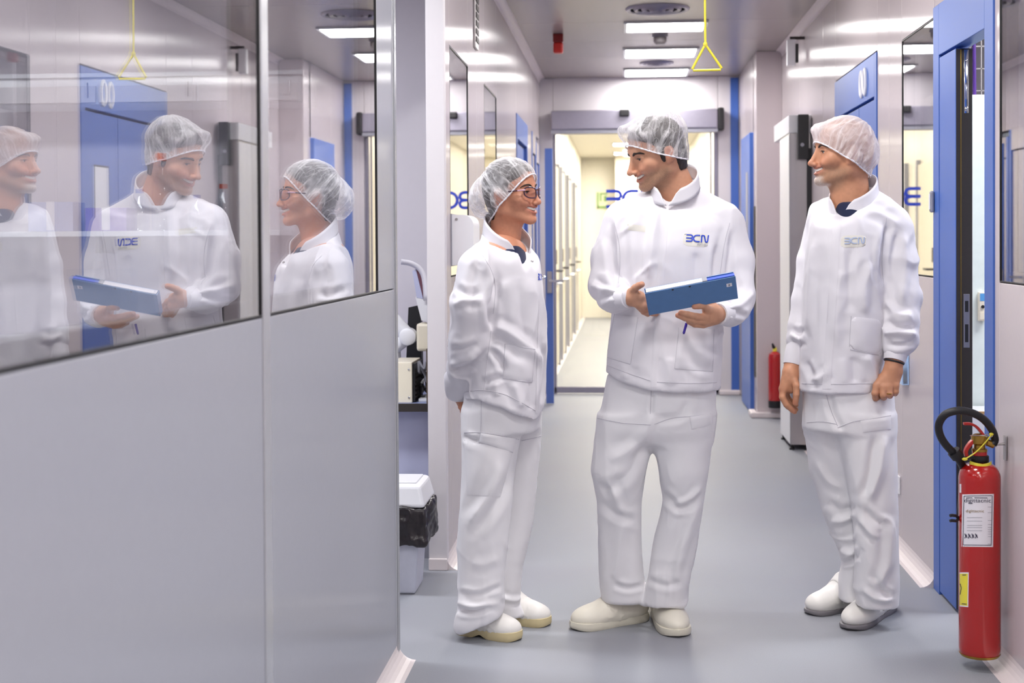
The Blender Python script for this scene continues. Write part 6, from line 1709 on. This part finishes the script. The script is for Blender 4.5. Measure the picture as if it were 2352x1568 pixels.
# ---- what the left doorway shows: desk, instruments, bin
YD = 6.0
def DX(px, Y=YD): return float(onY(px, 700, Y)[0])
def DZ(py, Y=YD, px=950): return float(onY(px, py, Y)[2])
dk = empty('desk', (-1.2, YD + .2, 0), 'laboratory desk with dark edge and lilac front panel in the left room', 'desk')
zt_ = DZ(925)
boxpart('top', (-2.0, YD - .02, zt_ - .03), (XL - .085, LY1 - .01, zt_), M_BENCH, dk, .002)
boxpart('front_edge', (-2.0, YD - .032, zt_ - .034), (XL - .085, YD - .02, zt_ + .0), M_DARK, dk)
boxpart('front_panel', (-2.0, YD + .06, .1), (XL - .085, YD + .09, zt_ - .03), M_LILAC, dk)
boxpart('plinth', (-2.0, YD + .07, 0), (XL - .085, YD + .1, .1), M_GREY, dk)
tag(boxpart('desk_divider', (DX(980), YD - .025, zt_), (DX(987), YD + .24, DZ(800)), plain('dark_wood_board', srgb(92, 78, 66), .5, 0, .1, 40, stretch=(1, 1, .1))), 'dark wooden divider standing on the desk in the left room', 'divider')
t = empty('instrument_box', (DX(930), YD + .1, zt_), 'cream enamelled instrument box with screws on the desk in the left room', 'instrument')
ib = boxpart('case', (DX(895), YD + .0, zt_), (DX(945), YD + .25, DZ(832)), M_CREAM, t, .003)
boxpart('vent_side', (DX(945) + .0005, YD + .01, zt_ + .005), (DX(951), YD + .25, DZ(836)), M_BLACK, t)
for k in range(7): boxpart('fin', (DX(951) + .0003, YD + .02, zt_ + .02 + k * .018), (DX(953), YD + .24, zt_ + .028 + k * .018), M_DARK, t)
for py in (848, 912):
    MB().lathe([(.0045, 0), (.0045, -.003), (.002, -.004)], (DX(938), YD, DZ(py)), 10, 'y').build('screw', M_CHROME, t)
t = empty('microscope', (DX(930), YD + .3, zt_), 'white stand microscope arm with round pivot disc above the instrument box', 'microscope')
Ym = YD + .3
MB().lathe([(.0, -.02), (.03, -.02), (.038, -.014), (.038, .05)], (DX(936, Ym), Ym, DZ(773, Ym)), 32, 'y').build('pivot_disc', M_WHITE, t)
MB().tube([onY(900, 735, Ym + .03), onY(936, 770, Ym + .03)], [.04, .033], 16).tube([onY(936, 775, Ym + .03), onY(905, 800, Ym + .03)], [.03, .028], 16).tube([onY(905, 800, Ym + .05), np.array((onY(905, 800, Ym)[0], Ym + .05, zt_ + .01))], .03, 16).build('arm', M_WHITE, t)
MB().box((DX(957, Ym), Ym - .02, DZ(806, Ym)), (DX(992, Ym), Ym + .1, DZ(742, Ym)), .012).build('head', M_CREAM, t)
MB().box((DX(895, Ym), Ym, zt_), (DX(918, Ym), Ym + .12, zt_ + .02), .004).build('foot', M_WHITE, t)
t = empty('monitor', (DX(950), YD + .42, zt_), 'black monitor seen from behind on the desk in the left room', 'monitor')
Yk = YD + .5
m = MB(); pl = [onY(938, 706, Yk), onY(966, 700, Yk), onY(970, 900, Yk), onY(930, 900, Yk)]
m.add([q for q in pl] + [q + np.array((0, .05, 0)) for q in pl], [(0, 1, 2, 3), (7, 6, 5, 4), (0, 4, 5, 1), (1, 5, 6, 2), (2, 6, 7, 3), (3, 7, 4, 0)]); m.build('screen_housing', M_BLACK, t)
for k in range(6): boxpart('vent_rib', (DX(955, Yk), Yk - .006, DZ(745, Yk) - k * .014), (DX(970, Yk), Yk - .0005, DZ(745, Yk) - k * .014 + .006), M_DARK, t)
boxpart('foot', (DX(925, Yk), Yk - .02, zt_ + .0005), (DX(975, Yk), Yk + .1, zt_ + .014), M_BLACK, t, .003)
t = empty('magazine_holder', (DX(970), YD + .3, 1.0), 'white magazine holder with booklets fixed to the end wall of the left room', 'magazine holder')
Yg = YD + .28
def quadbox(name, q4, th, mat, parent):
    m = MB(); p = [onY(a_, b_, Yg) for a_, b_ in q4]; m.add(p + [q + np.array((0, th, 0)) for q in p], [(0, 1, 2, 3), (7, 6, 5, 4), (0, 4, 5, 1), (1, 5, 6, 2), (2, 6, 7, 3), (3, 7, 4, 0)]); return m.build(name, mat, parent)
quadbox('pocket', [(954, 682), (990, 692), (992, 738), (968, 736)], .09, M_WHITE, t)
quadbox('arm', [(980, 735), (990, 737), (990, 742), (980, 741)], LY1 - Yg - .001, M_WHITE, t)
t2 = quadbox('booklet', [(947, 622), (955, 618), (972, 686), (957, 684)], .02, M_LILAC, None); tag(t2, 'pale lilac booklet in the magazine holder of the left room', 'booklet')
t2 = quadbox('booklet', [(955.5, 617), (963, 614), (980, 690), (972.5, 687)], .03, plain('maroon_print', srgb(112, 70, 84), .4), None); tag(t2, 'maroon booklet in the magazine holder of the left room', 'booklet')
sp_ = MB(); pts = crom([(922, 596), (945, 600), (968, 614), (980, 640), (984, 690)], 12)
tg_ = np.gradient(np.array(pts), axis=0); tg_ /= np.linalg.norm(tg_, axis=1)[:, None]; nm_ = np.stack([-tg_[:, 1], tg_[:, 0]], 1)
v = [onY(*(p_ - q_ * 1), Yg - .03) for p_, q_ in zip(pts, nm_)] + [onY(*(p_ + q_ * 11), Yg - .012) for p_, q_ in zip(pts, nm_)]; n = len(pts)
sp_.add(v, [(i, i + 1, n + i + 1, n + i) for i in range(n - 1)], True); o = sp_.build('paper_sheet', M_LABELW); o.modifiers.new('thickness', 'SOLIDIFY').thickness = .001
tag(o, 'curling white sheet sticking out of the magazine holder', 'paper')
t = empty('cable_bundle', (DX(965), YD + .1, zt_), 'tangle of black and grey cables on the desk behind the instrument box', 'cables')
rnd = random.Random(4)
for k in range(11):
    y_ = YD + .05 + .02 * k; p0 = (958 + rnd.uniform(-2, 3), rnd.uniform(850, 915)); pts = [p0]
    for j in range(4): pts.append((min(975, max(958, pts[-1][0] + rnd.uniform(-9, 14))), min(917, max(820, pts[-1][1] + rnd.uniform(-28, 28)))))
    MB().tube([onY(min(976, max(a_, 958)), b_, YD) + np.array((0, y_ - YD, 0)) for a_, b_ in crom(pts, 22)], rnd.choice((.004, .005, .006)), 7).build('cable', rnd.choice((M_BLACK, M_BLACK, M_GREY, M_WHITE, M_PBLUE)), t)
MB().box((DX(957), YD + .03, zt_), (DX(977), YD + .2, zt_ + .015), .003).build('power_strip', M_WHITE, t)

t = empty('waste_bin', (-.93, 5.55, 0), 'pale grey waste bin with white lid and black bag in the left doorway', 'bin')
bx0, bx1, by0, by1 = -1.12, DX(976, 5.45), 5.4, 5.7
def frus(name, z0, z1, i0, i1, mat, parent, bev=.01):
    m = MB(); v = []
    for z, i in ((z0, i0), (z1, i1)): v += [(bx0 + i, by0 + i, z), (bx1 - i, by0 + i, z), (bx1 - i, by1 - i, z), (bx0 + i, by1 - i, z)]
    m.add(v, [(0, 3, 2, 1), (4, 5, 6, 7), (0, 1, 5, 4), (1, 2, 6, 5), (2, 3, 7, 6), (3, 0, 4, 7)]); o = m.build(name, mat, parent)
    if bev: md = o.modifiers.new('soft', 'BEVEL'); md.width = bev; md.segments = 3
    return o
frus('body', 0.0, .36, .045, .02, plain('pale_grey_plastic', srgb(206, 208, 222), .4), t)
zl = DZ(1165, 5.42); zb_ = DZ(1250, 5.42); ztp = DZ(1096, 5.6)
frus('lid', zl, ztp, -.002, .02, M_WHITE, t, .015)
boxpart('lid_ridge', (bx0 + .06, by0 + .06, ztp), (bx1 - .04, by1 - .05, ztp + .006), M_WHITE, t, .003)
g = SDF((bx0 - .05, by0 - .05, zb_ - .03), (bx1 + .06, by1 + .05, zl + .02), .006)
def bagf(x, y, z):
    dx = np.abs(x - (bx0 + bx1) / 2) - (bx1 - bx0) / 2 - .004; dy = np.abs(y - (by0 + by1) / 2) - (by1 - by0) / 2 - .004
    d2 = np.maximum(dx, dy) + 0 * z; return np.maximum(d2, np.abs(z - (zb_ + zl) / 2) - (zl - zb_) / 2)
g.put((bx0 - .03, by0 - .03, zb_), (bx1 + .03, by1 + .03, zl), bagf, .002)
V, F = g.mesh(2); N = vnorm(V, F)
V = V + N * (.010 * (1 - 2 * np.abs(vnoise(V * np.array((14, 14, 6)) + .5 * vnoise(V * 9, 2)[:, None], 1))) + .004 * (1 - 2 * np.abs(vnoise(V * 38, 3))))[:, None]
link('bag', mesh_np('bag', V, F), M_BAG, t)

# ---- inside the laboratory, behind the reflections of the big window
t = empty('wall_cabinet', (-2.1, 6.550, 1.94), 'long white wall cabinet on the laboratory end wall', 'cabinet')
zc0 = float(onY(300, 238, 6.450)[2]); zc1 = float(onY(300, 176, 6.450)[2])
boxpart('body', (-3.4, 6.470, zc0), (-1.48, LY1 - .002, zc1), M_WHITE, t, .003)
boxpart('cornice', (-3.42, 6.450, zc1), (-1.46, LY1 - .002, zc1 + .02), M_WHITE, t, .002)
for k in range(4):
    d_ = boxpart('door', (-3.39 + k * .477, 6.454, zc0 + .008), (-2.925 + k * .477, 6.468, zc1 - .04), M_POST, t, .002)
    MB().tube([(-2.96 + k * .477, 6.450, zc0 + .03), (-2.96 + k * .477, 6.450, zc0 + .1)], .004, 6).build('handle', M_CHROME, d_)
t = empty('lab_bench', (-2.6, 6.450, 0), 'white laboratory bench along the end wall behind the window', 'bench')
boxpart('worktop', (-3.6, 6.050, .88), (-2.02, LY1 - .002, .92), M_WHITE, t, .003)
for k in range(3): boxpart('cupboard_door', (-3.58 + k * .52, 6.080, .1), (-3.07 + k * .52, 6.100, .86), M_POST, t, .002)
boxpart('carcass', (-3.58, 6.102, .06), (-2.04, LY1 - .002, .88), M_GREY, t)
t = empty('lab_shelf', (-2.6, 6.650, 1.42), 'white shelf above the laboratory bench', 'shelf')
boxpart('board', (-3.6, 6.530, 1.40), (-1.6, LY1 - .002, 1.425), M_WHITE, t, .002)
for q in (-3.4, -2.5, -1.7): boxpart('bracket', (q, 6.570, 1.32), (q + .02, LY1 - .002, 1.40), M_STEEL, t)
def bottle(x, y, z, h, r, cap, lb):
    t = empty('lab_bottle', (x, y, z), lb, 'bottle')
    MB().lathe([(r * .95, z + .0005), (r, z + .006), (r, z + h * .6), (r * .4, z + h * .8), (r * .38, z + h * .92)], (x, y, 0), 20).build('flask', M_FLASK, t)
    MB().lathe([(r * .45, z + h * .9), (r * .45, z + h), (.0, z + h)], (x, y, 0), 16).build('cap', cap, t)
M_CAPB = plain('blue_cap', srgb(50, 90, 190), .4); M_CAPR = plain('orange_red_cap', srgb(214, 78, 50), .4)
bi = 0
for (x, h, r, cap, lb) in ((-2.31, .2, .045, M_CAPB, 'blue-capped glass bottle next to the purple carton on the shelf'), (-2.2, .37, .05, M_CAPR, 'tall red-capped glass bottle on the laboratory shelf'),
                           (-2.03, .17, .04, M_CAPB, 'short blue-capped bottle right of the tall red-capped one'), (-1.9, .22, .045, M_CAPR, 'red-capped bottle second from the right on the shelf'), (-1.78, .15, .038, M_WHITE, 'small white-capped bottle at the right end of the shelf')):
    bottle(x, 6.650, 1.4255, h, r, cap, lb)
for (x, w_, h_, d_, mt, lb) in ((-2.45, .2, .11, .15, M_PURPLE, 'purple carton on the laboratory shelf'), (-2.72, .22, .14, .15, M_LILAC, 'lilac carton left of the purple one on the shelf')):
    t = empty('carton', (x, 6.650, 1.4255), lb, 'carton')
    boxpart('box', (x - w_ / 2, 6.650 - d_ / 2, 1.4255), (x + w_ / 2, 6.650 + d_ / 2, 1.4255 + h_), mt, t, .002); boxpart('tape', (x - .02, 6.649 - d_ / 2, 1.43), (x + .02, 6.650 - d_ / 2, 1.4255 + h_ + .0008), M_LABELW, t)
t = empty('balance', (-2.4, 6.350, .92), 'white analytical balance with glass draft shield on the bench', 'balance')
boxpart('base', (-2.55, 6.200, .9205), (-2.28, 6.550, .99), M_WHITE, t, .01); boxpart('draft_shield', (-2.54, 6.310, .99), (-2.29, 6.550, 1.25), M_FLASK, t, .002); boxpart('display', (-2.5, 6.198, .94), (-2.36, 6.200, .975), M_DARK, t)

# ---- store room glimpsed through the open door
Ys = 6.2
sx = lambda px: float(onY(px, 600, Ys)[0]); sz = lambda py: float(onY(2250, py, Ys)[2])
t = empty('store_cabinet', (1.7, Ys, 0), 'tall white cabinet inside the room behind the open door', 'cabinet')
boxpart('body', (XR + .1, Ys, 0), (2.2, Ys + .5, sz(217)), M_POST, t, .003)
boxpart('door', (XR + .11, Ys - .018, .05), (1.72, Ys - .001, sz(222)), plain('greenish_white_door', srgb(226, 236, 232), .35), t, .002)
boxpart('door', (1.725, Ys - .018, .05), (2.19, Ys - .001, sz(222)), MATS['greenish_white_door'], t, .002)
t = empty('switch_box', (sx(2250), Ys, sz(700)), 'beige switch box with blue sticker on the white cabinet door', 'switch box')
boxpart('housing', (sx(2243), Ys - .045, sz(736)), (sx(2259), Ys - .0165, sz(670)), M_CREAM, t, .003)
boxpart('sticker', (sx(2245), Ys - .046, sz(690)), (sx(2257), Ys - .045, sz(673)), plain('sticker_blue', srgb(90, 160, 220), .4), t)
MB().lathe([(.007, 0), (.007, -.006), (.0, -.006)], (sx(2251), Ys - .045, sz(703)), 12, 'y').build('button', M_BLACK, t)
boxpart('cover', (sx(2245), Ys - .047, sz(732)), (sx(2257), Ys - .045, sz(716)), M_CREAM, t)
t = empty('wire_rack', (1.7, Ys + .1, sz(217)), 'wire rack with a purple strip on top of the white cabinet', 'rack')
for py in (102, 154, 205): MB().tube([(XR + .12, Ys + .06, sz(py)), (2.1, Ys + .06, sz(py))], .004, 6).build('wire', M_STEEL, t)
for px in (2236, 2262, 2290): MB().tube([(sx(px), Ys + .06, sz(217)), (sx(px), Ys + .06, min(ZC - .01, sz(60)))], .004, 6).build('upright', M_STEEL, t)
MB().tube([(sx(2245), Ys + .05, sz(215)), (sx(2244), Ys + .05, sz(85))], .008, 8).build('purple_strip', plain('purple_cord', srgb(86, 50, 140), .4), t)
t = empty('carton', (1.6, 5.95, 0), 'white carton with brown torn edge on the floor of the room behind the door', 'carton')
zc_ = float(onY(2250, 945, 5.95)[2])
boxpart('box', (XR + .2, 5.9, 0), (1.95, 6.15, zc_), M_WHITE, t, .002); boxpart('torn_edge', (XR + .2, 5.897, zc_ - .004), (1.95, 5.91, zc_ + .006), plain('cardboard_brown', srgb(200, 160, 110), .7), t)
